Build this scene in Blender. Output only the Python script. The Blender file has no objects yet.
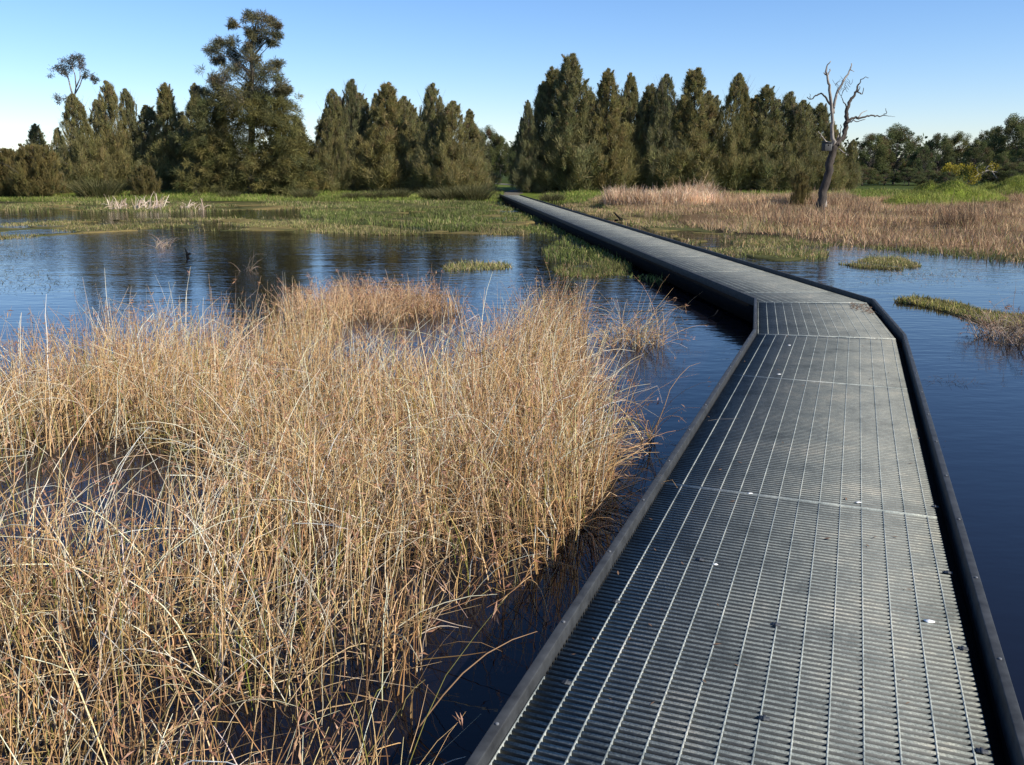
import bpy, math, random
import numpy as np
from math import radians, sin, cos, tan, atan2, pi, sqrt

# ------------------------------------------------------------------ camera, sky, sun, exposure
random.seed(7)
R = np.random.default_rng(11)
scene = bpy.context.scene
COL = scene.collection
WW, HH, FPX, HORIZON = 1024, 765, 870.0, 168.0
PITCH = math.atan((HH / 2 - HORIZON) / FPX)
DECK = 0.30
CAMZ = DECK + 1.60
cam_d = bpy.data.cameras.new("camera")
cam = bpy.data.objects.new("camera", cam_d)
COL.objects.link(cam)
cam_d.sensor_width = 36.0
cam_d.lens = 36.0 * FPX / WW
cam_d.clip_start = 0.05
cam_d.clip_end = 6000
cam.location = (0, 0, CAMZ)
cam.rotation_euler = (pi / 2 - PITCH, 0, 0)
scene.camera = cam

SUN_AZ = radians(121)     # clockwise from the view direction (+Y)
SUN_EL = radians(38)
world = bpy.data.worlds.new("World")
scene.world = world
world.use_nodes = True
wn = world.node_tree
wn.nodes.clear()
wo = wn.nodes.new("ShaderNodeOutputWorld")
bg = wn.nodes.new("ShaderNodeBackground")
sky = wn.nodes.new("ShaderNodeTexSky")
sky.sky_type = 'NISHITA'
sky.sun_disc = False
sky.sun_elevation = SUN_EL
sky.sun_rotation = SUN_AZ
sky.altitude = 0
sky.air_density = 1.0
sky.dust_density = 0.1
sky.ozone_density = 5.0
hs = wn.nodes.new("ShaderNodeHueSaturation")
hs.inputs["Saturation"].default_value = 1.12
wn.links.new(sky.outputs[0], hs.inputs["Color"])
wb = wn.nodes.new("ShaderNodeMix"); wb.data_type = 'RGBA'; wb.blend_type = 'MULTIPLY'     # camera white balance
wb.inputs[0].default_value = 1.0; wb.inputs[7].default_value = (1.0, .965, 1.06, 1)
wn.links.new(hs.outputs[0], wb.inputs[6])
wn.links.new(wb.outputs[2], bg.inputs[0])
bg.inputs[1].default_value = 0.116
wn.links.new(bg.outputs[0], wo.inputs[0])

sd = bpy.data.lights.new("sun", 'SUN')
sd.energy = 5.0
sd.angle = radians(0.5)
sd.color = (1.0, 0.93, 0.82)
sun = bpy.data.objects.new("sun", sd)
COL.objects.link(sun)
from mathutils import Vector
sdir = Vector((sin(SUN_AZ) * cos(SUN_EL), cos(SUN_AZ) * cos(SUN_EL), sin(SUN_EL)))
sun.rotation_euler = sdir.to_track_quat('Z', 'Y').to_euler()
sun.location = (20, -20, 30)

scene.view_settings.view_transform = 'Standard'
scene.view_settings.look = 'None'
scene.view_settings.exposure = 0.45
scene.view_settings.gamma = 1.0
scene.view_settings.use_curve_mapping = False
scene.cycles.max_bounces = 6
scene.cycles.diffuse_bounces = 3
scene.cycles.glossy_bounces = 3
scene.cycles.transmission_bounces = 2
scene.cycles.transparent_max_bounces = 4
scene.cycles.caustics_reflective = False
scene.cycles.caustics_refractive = False

# ------------------------------------------------------------------ pixel <-> world
def ray(px, py):
    cx, cy = (px - WW / 2) / FPX, -(py - HH / 2) / FPX
    # camera looks +Y pitched down
    return np.array([cx, cos(PITCH) + cy * sin(PITCH), -sin(PITCH) + cy * cos(PITCH)])
def G(px, py, z=0.0):
    r = ray(px, py); t = (z - CAMZ) / r[2]
    return np.array([r[0] * t, r[1] * t, z])
def D(px, py, d):
    r = ray(px, py); t = d / r[1]
    return np.array([r[0] * t, r[1] * t, CAMZ + r[2] * t])

# ------------------------------------------------------------------ mesh helpers
def tag(o, label=None, cat=None, group=None, kind=None):
    if label: o["label"] = label
    if cat: o["category"] = cat
    if group: o["group"] = group
    if kind: o["kind"] = kind
    return o
def empty(name, loc=(0, 0, 0), rz=0.0):
    o = bpy.data.objects.new(name, None)
    o.empty_display_size = 0.2
    COL.objects.link(o)
    o.location = loc; o.rotation_euler = (0, 0, rz)
    return o
def fast_mesh(name, verts, quads=None, tris=None, cols=None, mat=None, smooth=False):
    me = bpy.data.meshes.new(name)
    verts = np.asarray(verts, dtype=np.float32).reshape(-1, 3)
    parts, sizes = [], []
    if quads is not None and len(quads):
        parts.append(np.asarray(quads, dtype=np.int32).ravel()); sizes.append(np.full(len(quads), 4, np.int32))
    if tris is not None and len(tris):
        parts.append(np.asarray(tris, dtype=np.int32).ravel()); sizes.append(np.full(len(tris), 3, np.int32))
    loops = np.concatenate(parts); sz = np.concatenate(sizes)
    me.vertices.add(len(verts)); me.vertices.foreach_set("co", verts.ravel())
    me.loops.add(len(loops)); me.loops.foreach_set("vertex_index", loops)
    me.polygons.add(len(sz))
    st = np.zeros(len(sz), np.int32); st[1:] = np.cumsum(sz)[:-1]
    me.polygons.foreach_set("loop_start", st)
    me.polygons.foreach_set("loop_total", sz)
    if smooth: me.polygons.foreach_set("use_smooth", np.ones(len(sz), bool))
    me.update(calc_edges=True)
    if cols is not None:
        a = me.color_attributes.new("col", 'FLOAT_COLOR', 'POINT')
        c = np.ones((len(verts), 4), np.float32); c[:, :3] = cols
        a.data.foreach_set("color", c.ravel())
    if mat: me.materials.append(mat)
    return me
def link(name, me, parent=None, loc=None):
    o = bpy.data.objects.new(name, me)
    COL.objects.link(o)
    if parent: o.parent = parent
    if loc is not None: o.location = loc
    return o
class MB:
    def __init__(s): s.v = []; s.q = []; s.t = []; s.n = 0; s.c = []
    def add(s, v, q=None, t=None, col=(1, 1, 1)):
        v = np.asarray(v, float).reshape(-1, 3)
        s.v.append(v)
        if q is not None and len(q): s.q.append(np.asarray(q, int) + s.n)
        if t is not None and len(t): s.t.append(np.asarray(t, int) + s.n)
        c = np.empty((len(v), 3)); c[:] = col; s.c.append(c)
        s.n += len(v)
    def hexa(s, b, t):      # bottom four, top four, same winding
        s.add(list(b) + list(t), q=[(0, 3, 2, 1), (4, 5, 6, 7), (0, 1, 5, 4), (1, 2, 6, 5), (2, 3, 7, 6), (3, 0, 4, 7)])
    def box(s, x0, x1, y0, y1, z0, z1):
        s.hexa([(x0, y0, z0), (x1, y0, z0), (x1, y1, z0), (x0, y1, z0)], [(x0, y0, z1), (x1, y0, z1), (x1, y1, z1), (x0, y1, z1)])
    def bar(s, p, q, w, z0, z1):   # horizontal bar from p to q (xy), width w
        p = np.array(p[:2]); q = np.array(q[:2]); d = q - p; L = np.hypot(*d)
        if L < 1e-4: return
        n = np.array([-d[1], d[0]]) / L * w / 2
        c = [p + n, p - n, q - n, q + n]
        s.hexa([(*k, z0) for k in c], [(*k, z1) for k in c])
    def tube(s, pts, rad, n=7, col=(1, 1, 1), wob=0.0):
        pts = np.asarray(pts, float); m = len(pts)
        rad = np.broadcast_to(np.asarray(rad, float), (m,))
        tg = np.gradient(pts, axis=0); tg /= np.linalg.norm(tg, axis=1)[:, None] + 1e-9
        ref = np.array([0.31, 0.87, 0.2]); out = []
        for i in range(m):
            a = np.cross(tg[i], ref); a /= np.linalg.norm(a) + 1e-9
            b = np.cross(tg[i], a)
            for k in range(n):
                th = 2 * pi * k / n
                r = rad[i] * (1 + (wob * sin(3 * th + i * .7) if wob else 0))
                out.append(pts[i] + r * (cos(th) * a + sin(th) * b))
        q = [(i * n + k, i * n + (k + 1) % n, (i + 1) * n + (k + 1) % n, (i + 1) * n + k) for i in range(m - 1) for k in range(n)]
        out.append(pts[0]); out.append(pts[-1])
        t = [(m * n, (k + 1) % n, k) for k in range(n)] + [(m * n + 1, (m - 1) * n + k, (m - 1) * n + (k + 1) % n) for k in range(n)]
        s.add(out, q, t, col)
    def mesh(s, name, mat, smooth=False):
        return fast_mesh(name, np.concatenate(s.v), np.concatenate(s.q) if s.q else None, np.concatenate(s.t) if s.t else None, np.concatenate(s.c), mat, smooth)
    def build(s, name, mat, parent=None, smooth=False, loc=None):
        return link(name, s.mesh(name, mat, smooth), parent, loc)

# ------------------------------------------------------------------ materials
def newmat(name):
    m = bpy.data.materials.new(name); m.use_nodes = True
    n = m.node_tree; b = n.nodes["Principled BSDF"]
    return m, n, b
def N(nt, typ, **kw):
    x = nt.nodes.new(typ)
    for k, v in kw.items():
        if k in x.inputs: x.inputs[k].default_value = v
        else: setattr(x, k, v)
    return x
def noise(nt, scale, detail=4, rough=.55, vec=None, coord='Object', stretch=None):
    tc = nt.nodes.new("ShaderNodeTexCoord"); src = tc.outputs[coord]
    if stretch:
        mp = nt.nodes.new("ShaderNodeMapping"); mp.inputs["Scale"].default_value = stretch
        nt.links.new(src, mp.inputs[0]); src = mp.outputs[0]
    x = N(nt, "ShaderNodeTexNoise", Scale=scale, Detail=detail, Roughness=rough)
    nt.links.new(src, x.inputs["Vector"])
    return x.outputs["Fac"]
def ramp(nt, fac, stops):
    r = nt.nodes.new("ShaderNodeValToRGB")
    e = r.color_ramp.elements
    while len(e) < len(stops): e.new(0.5)
    for i, (p, c) in enumerate(stops):
        e[i].position = p; e[i].color = (*c, 1)
    nt.links.new(fac, r.inputs[0])
    return r.outputs[0]
def mixc(nt, fac, a, b, mode='MIX'):
    x = nt.nodes.new("ShaderNodeMix"); x.data_type = 'RGBA'; x.blend_type = mode
    for sock, val in ((x.inputs[0], fac), (x.inputs[6], a), (x.inputs[7], b)):
        if hasattr(val, "is_linked"): nt.links.new(val, sock)
        elif isinstance(val, tuple): sock.default_value = (*val, 1)
        else: sock.default_value = val
    return x.outputs[2]
def bump(nt, h, strength, dist, b):
    x = N(nt, "ShaderNodeBump", Strength=strength, Distance=dist)
    nt.links.new(h, x.inputs["Height"]); nt.links.new(x.outputs[0], b.inputs["Normal"])
    return x

def mat_plant(name, tint=(1, 1, 1), transl=0.25, rough=.75, obj_var=True, spec=.25):
    m, nt, b = newmat(name)
    at = nt.nodes.new("ShaderNodeAttribute"); at.attribute_name = "col"
    c = mixc(nt, 1.0, at.outputs["Color"], tint, 'MULTIPLY')
    if obj_var:
        oi = nt.nodes.new("ShaderNodeObjectInfo")
        hv = ramp(nt, oi.outputs["Random"], [(0, (.82, .86, .9)), (.35, (1.05, 1.0, .85)), (.7, (.92, .97, 1.0)), (1, (1.18, 1.06, .85))])
        c = mixc(nt, 1.0, c, hv, 'MULTIPLY')
    nt.links.new(c, b.inputs["Base Color"])
    b.inputs["Roughness"].default_value = rough
    b.inputs["Specular IOR Level"].default_value = spec
    if transl > 0:
        tr = nt.nodes.new("ShaderNodeBsdfTranslucent"); nt.links.new(c, tr.inputs[0])
        mx = nt.nodes.new("ShaderNodeMixShader"); mx.inputs[0].default_value = transl
        nt.links.new(b.outputs[0], mx.inputs[1]); nt.links.new(tr.outputs[0], mx.inputs[2])
        nt.links.new(mx.outputs[0], nt.nodes["Material Output"].inputs[0])
    return m
M_REED = mat_plant("dry_reed", transl=.12, rough=.55, obj_var=False, spec=.35)
M_GRASS = mat_plant("marsh_grass", transl=.3, obj_var=False)
M_LEAF = mat_plant("tree_foliage", transl=.34, rough=.7)

def mat_bark(name, c0, c1, sc=3.0):
    m, nt, b = newmat(name)
    f = noise(nt, sc, 6, .65, stretch=(4, 4, .7))
    nt.links.new(ramp(nt, f, [(.3, c0), (.7, c1)]), b.inputs["Base Color"])
    b.inputs["Roughness"].default_value = .9
    bump(nt, f, .7, .05, b)
    return m
M_BARK = mat_bark("dark_bark", (.05, .042, .035), (.16, .14, .12))
M_PALEBARK = mat_bark("pale_bark", (.18, .16, .13), (.42, .38, .33))
M_DEADWOOD = mat_bark("weathered_dead_wood", (.02, .015, .012), (.085, .066, .05), 2.2)
M_SILVERWOOD = mat_bark("pale_dead_wood", (.09, .075, .06), (.42, .37, .31), 2.0)

def mat_water():
    m, nt, b = newmat("pond_water")
    b.inputs["Base Color"].default_value = (.005, .0045, .007, 1)
    b.inputs["Roughness"].default_value = .03
    b.inputs["IOR"].default_value = 1.32
    b.inputs["Specular IOR Level"].default_value = .5
    f1 = noise(nt, 5.0, 3, .5, stretch=(.7, 1.6, 1))
    f2 = noise(nt, .9, 2, .5, stretch=(.6, 1.6, 1))
    patch = noise(nt, .12, 2, .5)
    pr = N(nt, "ShaderNodeMapRange"); nt.links.new(patch, pr.inputs[0])
    pr.inputs[1].default_value = .35; pr.inputs[2].default_value = .65; pr.inputs[3].default_value = .35; pr.inputs[4].default_value = 1.0
    mu = N(nt, "ShaderNodeMath", operation='MULTIPLY'); nt.links.new(f1, mu.inputs[0]); nt.links.new(pr.outputs[0], mu.inputs[1])
    ad = N(nt, "ShaderNodeMath", operation='ADD'); nt.links.new(mu.outputs[0], ad.inputs[0]); nt.links.new(f2, ad.inputs[1])
    tc = nt.nodes.new("ShaderNodeTexCoord"); sx = nt.nodes.new("ShaderNodeSeparateXYZ"); nt.links.new(tc.outputs["Object"], sx.inputs[0])
    wr = N(nt, "ShaderNodeMapRange"); nt.links.new(sx.outputs[1], wr.inputs[0])      # sheltered by the reeds near, wind-ruffled in the open
    wr.inputs[1].default_value = 5; wr.inputs[2].default_value = 22; wr.inputs[3].default_value = .16; wr.inputs[4].default_value = .95
    m3 = N(nt, "ShaderNodeMath", operation='MULTIPLY'); nt.links.new(ad.outputs[0], m3.inputs[0]); nt.links.new(wr.outputs[0], m3.inputs[1])
    bump(nt, m3.outputs[0], .55, .026, b)
    return m
M_WATER = mat_water()

def mat_ground():
    m, nt, b = newmat("grassy_ground")
    at = nt.nodes.new("ShaderNodeAttribute"); at.attribute_name = "col"
    f = noise(nt, 1.3, 8, .65); f2 = noise(nt, .15, 3)
    c = mixc(nt, 1.0, at.outputs["Color"], ramp(nt, f, [(.25, (.5, .5, .5)), (.75, (1.35, 1.3, 1.15))]), 'MULTIPLY')
    c = mixc(nt, 1.0, c, ramp(nt, f2, [(.3, (.8, .85, .8)), (.7, (1.15, 1.1, 1.1))]), 'MULTIPLY')
    nt.links.new(c, b.inputs["Base Color"]); b.inputs["Roughness"].default_value = .95; b.inputs["Specular IOR Level"].default_value = .05
    bump(nt, f, .8, .12, b)
    return m
M_GROUND = mat_ground()

def mat_grating(name, base, var, rough=.85):
    m, nt, b = newmat(name); b.inputs["Specular IOR Level"].default_value = .12
    f = noise(nt, 120, 3, .7); g = noise(nt, 3.2, 6, .7); h = noise(nt, 26, 3, .6)
    c = ramp(nt, f, [(.3, tuple(x * .6 for x in base)), (.7, tuple(x * 1.45 for x in base))])
    c = mixc(nt, 1.0, c, ramp(nt, g, [(.34, (.52, .56, .57)), (.47, (.92, .95, .94)), (.55, (1.08, 1.08, 1.03)), (.68, tuple(1.12 * k for k in var))]), 'MULTIPLY')
    c = mixc(nt, 1.0, c, ramp(nt, h, [(.3, (.8, .8, .8)), (.75, (1.3, 1.25, 1.2))]), 'MULTIPLY')
    nt.links.new(c, b.inputs["Base Color"])
    b.inputs["Roughness"].default_value = rough
    bump(nt, f, .35, .003, b)
    return m
M_GRATE = mat_grating("gritted_grating", (.20, .215, .198), (1.4, 1.28, 1.15))
M_GRATE_RIB = mat_grating("worn_grating_rib", (.30, .32, .30), (1.15, 1.1, 1.05), .8)
def mat_plain(name, col, rough=.6, metal=0.0, nscale=30, var=.3):
    m, nt, b = newmat(name)
    f = noise(nt, nscale, 5, .65)
    nt.links.new(ramp(nt, f, [(.3, tuple(x * (1 - var) for x in col)), (.7, tuple(x * (1 + var) for x in col))]), b.inputs["Base Color"])
    b.inputs["Roughness"].default_value = rough; b.inputs["Metallic"].default_value = metal
    bump(nt, f, .2, .004, b)
    return m
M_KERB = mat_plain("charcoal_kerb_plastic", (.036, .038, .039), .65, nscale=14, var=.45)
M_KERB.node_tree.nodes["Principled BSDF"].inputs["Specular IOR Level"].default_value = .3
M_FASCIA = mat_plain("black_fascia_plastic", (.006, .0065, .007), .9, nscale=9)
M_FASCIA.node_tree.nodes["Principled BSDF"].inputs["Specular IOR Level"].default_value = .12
M_SHADE_RESIN = mat_plain("slot_shade_resin", (.055, .059, .056), .6, nscale=60)
M_BOLT = mat_plain("zinc_bolt", (.13, .135, .14), .65, .2)
M_CLIP = mat_plain("steel_clip", (.05, .055, .06), .7, .2)
M_BOX = mat_plain("dark_painted_board", (.035, .036, .035), .7, nscale=8)
M_BOXPALE = mat_plain("weathered_board", (.3, .3, .28), .7, nscale=8)
M_PATH = mat_plain("gravel_path", (.10, .085, .06), .95, nscale=5)
M_WHITE = mat_plain("bird_lime", (.75, .75, .72), .8)
M_BROWNLEAF = mat_plain("dead_leaf", (.16, .09, .045), .8, nscale=50)
M_BIRD = mat_plain("black_feather", (.012, .013, .018), .5)

# ------------------------------------------------------------------ terrain
def sm(a, b, x):
    t = np.clip((x - a) / (b - a), 0, 1); return t * t * (3 - 2 * t)
def vnoise(x, y, s, seed=0):   # cheap smooth noise
    x = x * s + seed * 17.3; y = y * s - seed * 9.1
    return (np.sin(x * 1.7 + 1.3 * np.sin(y * 1.1)) + np.sin(y * 2.1 + 1.7 * np.sin(x * .9 + 2)) + np.sin((x + y) * 1.3 + seed)) / 3
SHX = np.array([-80, -30, -12, -4, 0, 3.4, 4.6, 5.2, 6.5, 9.0, 11.0, 14, 20, 40, 80.])
SHY = np.array([50, 50, 50, 50, 51, 50, 41, 34, 27, 22.5, 18.8, 18, 17, 15, 12.])
def shore(x): return np.interp(x, SHX, SHY)
MOUND = [(G(950, 204, 0.1), 2.6, 2.2, .72), (G(1022, 201, .1), 3.0, 2.4, .62), (G(918, 206, .1), 1.6, 1.6, .4), (G(1080, 202, .1), 4, 2.8, .7)]
def mound_f(x, y):
    return sum(np.exp(-(((x - c[0]) / rx) ** 2 + ((y - c[1]) / ry) ** 2) * 1.2) for c, rx, ry, h in MOUND)
def inside(px, py, poly):
    ins = np.zeros(np.shape(px), bool); j = len(poly) - 1
    for i in range(len(poly)):
        xi, yi = poly[i]; xj, yj = poly[j]
        ins ^= ((yi > py) != (yj > py)) & (px < (xj - xi) * (py - yi) / (yj - yi + 1e-12) + xi); j = i
    return ins
def gp(pts): return [tuple(G(a, b, 0)[:2]) for a, b in pts]
MATS = [(gp([(295, 214), (330, 206), (400, 203), (490, 203), (520, 212), (542, 226), (545, 232), (500, 235), (430, 233), (370, 233), (300, 229)]), .8, .12),
        (gp([(-120, 234), (0, 225), (120, 220), (200, 219), (300, 218), (345, 223), (330, 231), (220, 231), (130, 231), (30, 237), (-120, 245)]), .9, .02),
        (gp([(-120, 212), (0, 210), (150, 211), (300, 209), (480, 205), (500, 198), (0, 198), (-120, 200)]), .6, .2),
        (gp([(556, 207), (620, 202), (720, 205), (760, 225), (720, 240), (690, 244), (640, 228)]), .8, .1),
        (gp([(700, 243), (730, 238), (790, 239), (825, 246), (822, 257), (790, 262), (748, 260)]), 1.1, -.05),
        (gp([(842, 264), (870, 260), (900, 261), (918, 266), (900, 269), (860, 267)]), 1.6, .1),
        (gp([(555, 272), (575, 266), (610, 266), (630, 270), (626, 274), (590, 276), (560, 275)]), 1.5, .05),
        (gp([(895, 302), (915, 300), (955, 305), (985, 314), (1040, 320), (1100, 324), (1100, 334), (1030, 330), (985, 326), (950, 316), (915, 306)]), 1.8, .35)]
def mat_mask(x, y):
    m = np.zeros(np.shape(x))
    for poly, sc, bias in MATS:
        i_ = inside(x, y, poly)
        if np.any(i_): m = np.where(i_, np.maximum(m, sm(-.12, .12, vnoise(x, y * .7, sc, 21) + .5 * vnoise(x, y, sc * 3.3, 22) + bias)), m)
    return m
def height(x, y):
    x = np.asarray(x, float); y = np.asarray(y, float)
    s = y - shore(x) + 1.2 * vnoise(x, y, .35, 1) + .5 * vnoise(x, y, 1.1, 2)
    z = -.55 + .6 * sm(-7, 1.0, s)
    marsh = sm(3, 6, x) * (1 - sm(42, 50, y))
    z = z + .25 * sm(1, 12, s) * (1 - marsh) + .10 * sm(46, 62, y) * marsh * 0 + .13 * sm(0, 5, s) * marsh * (.35 + 1.1 * vnoise(x, y, .55, 3) + .5 * vnoise(x, y, 1.7, 4))
    z = z + .15 * sm(52, 70, y)
    mm = mat_mask(x, y); z = np.where(z < .02, z + (.018 - z) * mm, z)
    for c, rx, ry, h in MOUND:
        e = ((x - c[0]) / rx) ** 2 + ((y - c[1]) / ry) ** 2
        z = z + h * np.exp(-e * 1.2) * (1 + .5 * vnoise(x, y, 1.5, 5) + .2 * vnoise(x, y, 4, 6))
    z = z + 3.0 * sm(140, 700, y)
    return z
# one sheet, fine near the shore and stretched to the horizon
gx = np.concatenate([-np.geomspace(2500, 62, 26), np.linspace(-60, 60, 520), np.geomspace(62, 2500, 26)])
gy = np.concatenate([-np.geomspace(900, 12, 12), np.linspace(-10, 10, 24), np.linspace(10.3, 75, 430), np.geomspace(77, 3500, 40)])
X, Y = np.meshgrid(gx, gy)
Z = height(X, Y)
v = np.stack([X.ravel(), Y.ravel(), Z.ravel()], 1)
ny, nx = X.shape
i = np.arange((ny - 1) * (nx - 1)); r_, c_ = i // (nx - 1), i % (nx - 1)
q = np.stack([r_ * nx + c_, r_ * nx + c_ + 1, (r_ + 1) * nx + c_ + 1, (r_ + 1) * nx + c_], 1)
s = (Y - shore(X)).ravel(); xf, yf = X.ravel(), Y.ravel()
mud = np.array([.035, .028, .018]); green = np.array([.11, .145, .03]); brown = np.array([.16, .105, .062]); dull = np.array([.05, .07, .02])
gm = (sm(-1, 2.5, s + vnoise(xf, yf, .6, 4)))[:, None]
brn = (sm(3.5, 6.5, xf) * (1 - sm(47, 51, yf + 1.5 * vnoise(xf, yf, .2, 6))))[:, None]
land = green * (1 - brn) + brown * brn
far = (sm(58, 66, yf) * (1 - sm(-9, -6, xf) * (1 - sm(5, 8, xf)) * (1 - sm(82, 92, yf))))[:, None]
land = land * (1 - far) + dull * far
mnd = np.zeros(len(xf))
for c, rx, ry, h in MOUND:
    mnd = np.maximum(mnd, np.exp(-(((xf - c[0]) / rx) ** 2 + ((yf - c[1]) / ry) ** 2) * 1.1))
mnd = sm(.2, .5, mnd)[:, None]
land = land * (1 - mnd) + np.array([.14, .18, .03]) * mnd
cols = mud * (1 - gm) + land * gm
mm = mat_mask(xf, yf)[:, None]; tn = sm(-.4, .5, vnoise(xf, yf * .6, .9, 31) + .5 * vnoise(xf, yf, 2.7, 32))[:, None]
matc = np.array([.075, .078, .032]) * (1 - tn) + np.array([.19, .15, .065]) * tn
wet = (Z.ravel() < .03)[:, None] * mm
cols = cols * (1 - wet) + matc * wet
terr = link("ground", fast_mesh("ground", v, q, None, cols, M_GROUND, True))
tag(terr, "grassy banks and dry brown marsh flats around the pond, running back beneath the trees", None, None, "structure")
# water sheet
mb = MB(); mb.add([(-400, -60, 0), (400, -60, 0), (400, 66, 0), (-400, 66, 0)], q=[(0, 1, 2, 3)])
wat = mb.build("water", M_WATER)
tag(wat, "still dark blue pond water reflecting sky and trees on both sides of the boardwalk", None, None, "structure")

# ------------------------------------------------------------------ boardwalk
AL0, AL1 = G(489, 765, DECK)[:2], G(757, 334, DECK)[:2]
AR0, AR1 = G(996, 765, DECK)[:2], G(896, 339, DECK)[:2]
CL0, CL1 = G(757, 302, DECK)[:2], G(500, 195, DECK)[:2]
CR0, CR1 = G(867, 303, DECK)[:2], G(519, 195.5, DECK)[:2]
# run the near section back past the camera
dA = (AL1 - AL0) / np.linalg.norm(AL1 - AL0); dA2 = (AR1 - AR0) / np.linalg.norm(AR1 - AR0)
dAm = (dA + dA2) / 2; dAm /= np.linalg.norm(dAm)
BKL = AL0 - dA * 5.2; BKR = AR0 - dA2 * 4.8
deck = empty("boardwalk", (*((AL0 + AR0) / 2), 0))
tag(deck, "grey grating boardwalk with black raised edges zigzagging over the pond to the far trees", "boardwalk")
dloc = np.array(deck.location)
def dpart(mb, name, mat, parent=None):
    o = mb.build(name, mat)
    o.parent = parent or deck
    if not parent: o.matrix_parent_inverse = deck.matrix_basis.inverted()
    else: o.matrix_parent_inverse = parent_world(parent).inverted()
    return o
from mathutils import Matrix
def parent_world(o):
    return Matrix.Identity(4)      # deck children carry world coordinates through the inverse
def clip_line(p, d, poly):
    t0, t1 = -1e9, 1e9; n = len(poly); cen = sum(poly) / n
    for k in range(n):
        a, b = poly[k], poly[(k + 1) % n]; e = b - a; nr = np.array([-e[1], e[0]])
        if np.dot(nr, cen - a) < 0: nr = -nr
        den = np.dot(nr, d); num = np.dot(nr, a - p)
        if abs(den) < 1e-9:
            if num > 0: return None
            continue
        t = num / den
        if den > 0: t0 = max(t0, t)
        else: t1 = min(t1, t)
    return (t0, t1) if t1 - t0 > .01 else None
def grating(L0, R0, R1, L1, seams, along, pitch=.030, barw=.0145):
    """panels between perpendicular seams given as distances along; real bars and ribs"""
    poly = [np.array(k) for k in (L0, R0, R1, L1)]
    u = np.array(along) / np.linalg.norm(along); vv = np.array([u[1], -u[0]])
    S = [np.dot(k - poly[0], u) for k in poly]; V = [np.dot(k - poly[0], vv) for k in poly]
    s0, s1 = min(S), max(S)
    cuts = [s0] + [c for c in seams if s0 + .05 < c < s1 - .05] + [s1]
    for a, b in zip(cuts[:-1], cuts[1:]):
        mb = MB(); rib = MB()
        s = math.ceil((a + .004) / pitch) * pitch
        while s < b - .004:
            c = clip_line(poly[0] + u * s, vv, poly)
            if c: mb.bar(poly[0] + u * s + vv * (c[0] + .003), poly[0] + u * s + vv * (c[1] - .003), barw, DECK - .038, DECK)
            s += pitch
        # ribs run along, clipped to this panel
        vmin, vmax = min(V), max(V); k = 0; w = vmin + .012
        while w < vmax:
            c = clip_line(poly[0] + vv * w, u, poly)
            if c:
                t0, t1 = max(c[0] + .003, a + .003), min(c[1] - .003, b - .003)
                if t1 - t0 > .02: rib.bar(poly[0] + vv * w + u * t0, poly[0] + vv * w + u * t1, .0055, DECK - .034, DECK + .0008)
            w += .0965
        # rim bars at the two ends
        for s in (a + .005, b - .005):
            c = clip_line(poly[0] + u * s, vv, poly)
            if c and .1 < c[1] - c[0]: rib.bar(poly[0] + u * s + vv * (c[0] + .004), poly[0] + u * s + vv * (c[1] - .004), .006, DECK - .035, DECK + .001)
        if mb.n == 0: continue
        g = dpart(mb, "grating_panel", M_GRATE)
        g.data.materials.append(M_SHADE_RESIN)     # bar sides take dark resin that also paints in slot shade; tops carry grit
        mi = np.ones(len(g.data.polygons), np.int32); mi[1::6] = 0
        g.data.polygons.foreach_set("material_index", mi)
        if rib.n:
            o = rib.build("rib", M_GRATE_RIB, g)
    # mitred end bars
    for a, b in ((L0, R0), (L1, R1)):
        e = MB()
        a, b = np.array(a), np.array(b); d = (b - a) / np.linalg.norm(b - a); ins = (np.array(along) / np.linalg.norm(along)) * (.006 if a is not None and np.allclose(a, L0) else -.006)
        e.bar(a + ins + d * .004, b + ins - d * .004, .008, DECK - .036, DECK + .003)
        dpart(e, "end_bar", M_GRATE_RIB)
uA = dAm
seamA = [np.dot(G(700, 487 - 4, DECK)[:2] - BKL, uA) - .0, np.dot(G(800, 380, DECK)[:2] - BKL, uA)]
s1 = np.dot(G(800, 500, DECK)[:2] - BKL, uA)
gapA = 2.43
seams = [s1 - 2 * gapA, s1 - gapA, s1, np.dot(G(800, 380, DECK)[:2] - BKL, uA)]
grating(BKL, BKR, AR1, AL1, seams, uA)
dB = (CL0 - AL1 + CR0 - AR1)
EPS = dB / np.linalg.norm(dB) * .004
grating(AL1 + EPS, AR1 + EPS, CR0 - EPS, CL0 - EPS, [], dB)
dC = (CL1 - CL0); dC /= np.linalg.norm(dC); dC2 = (CR1 - CR0) / np.linalg.norm(CR1 - CR0); dCm = dC + dC2; dCm /= np.linalg.norm(dCm)
grating(CL0 + EPS, CR0 + EPS, CR1, CL1, [2.4 * k + .8 for k in range(0, 22)], dCm)

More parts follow.
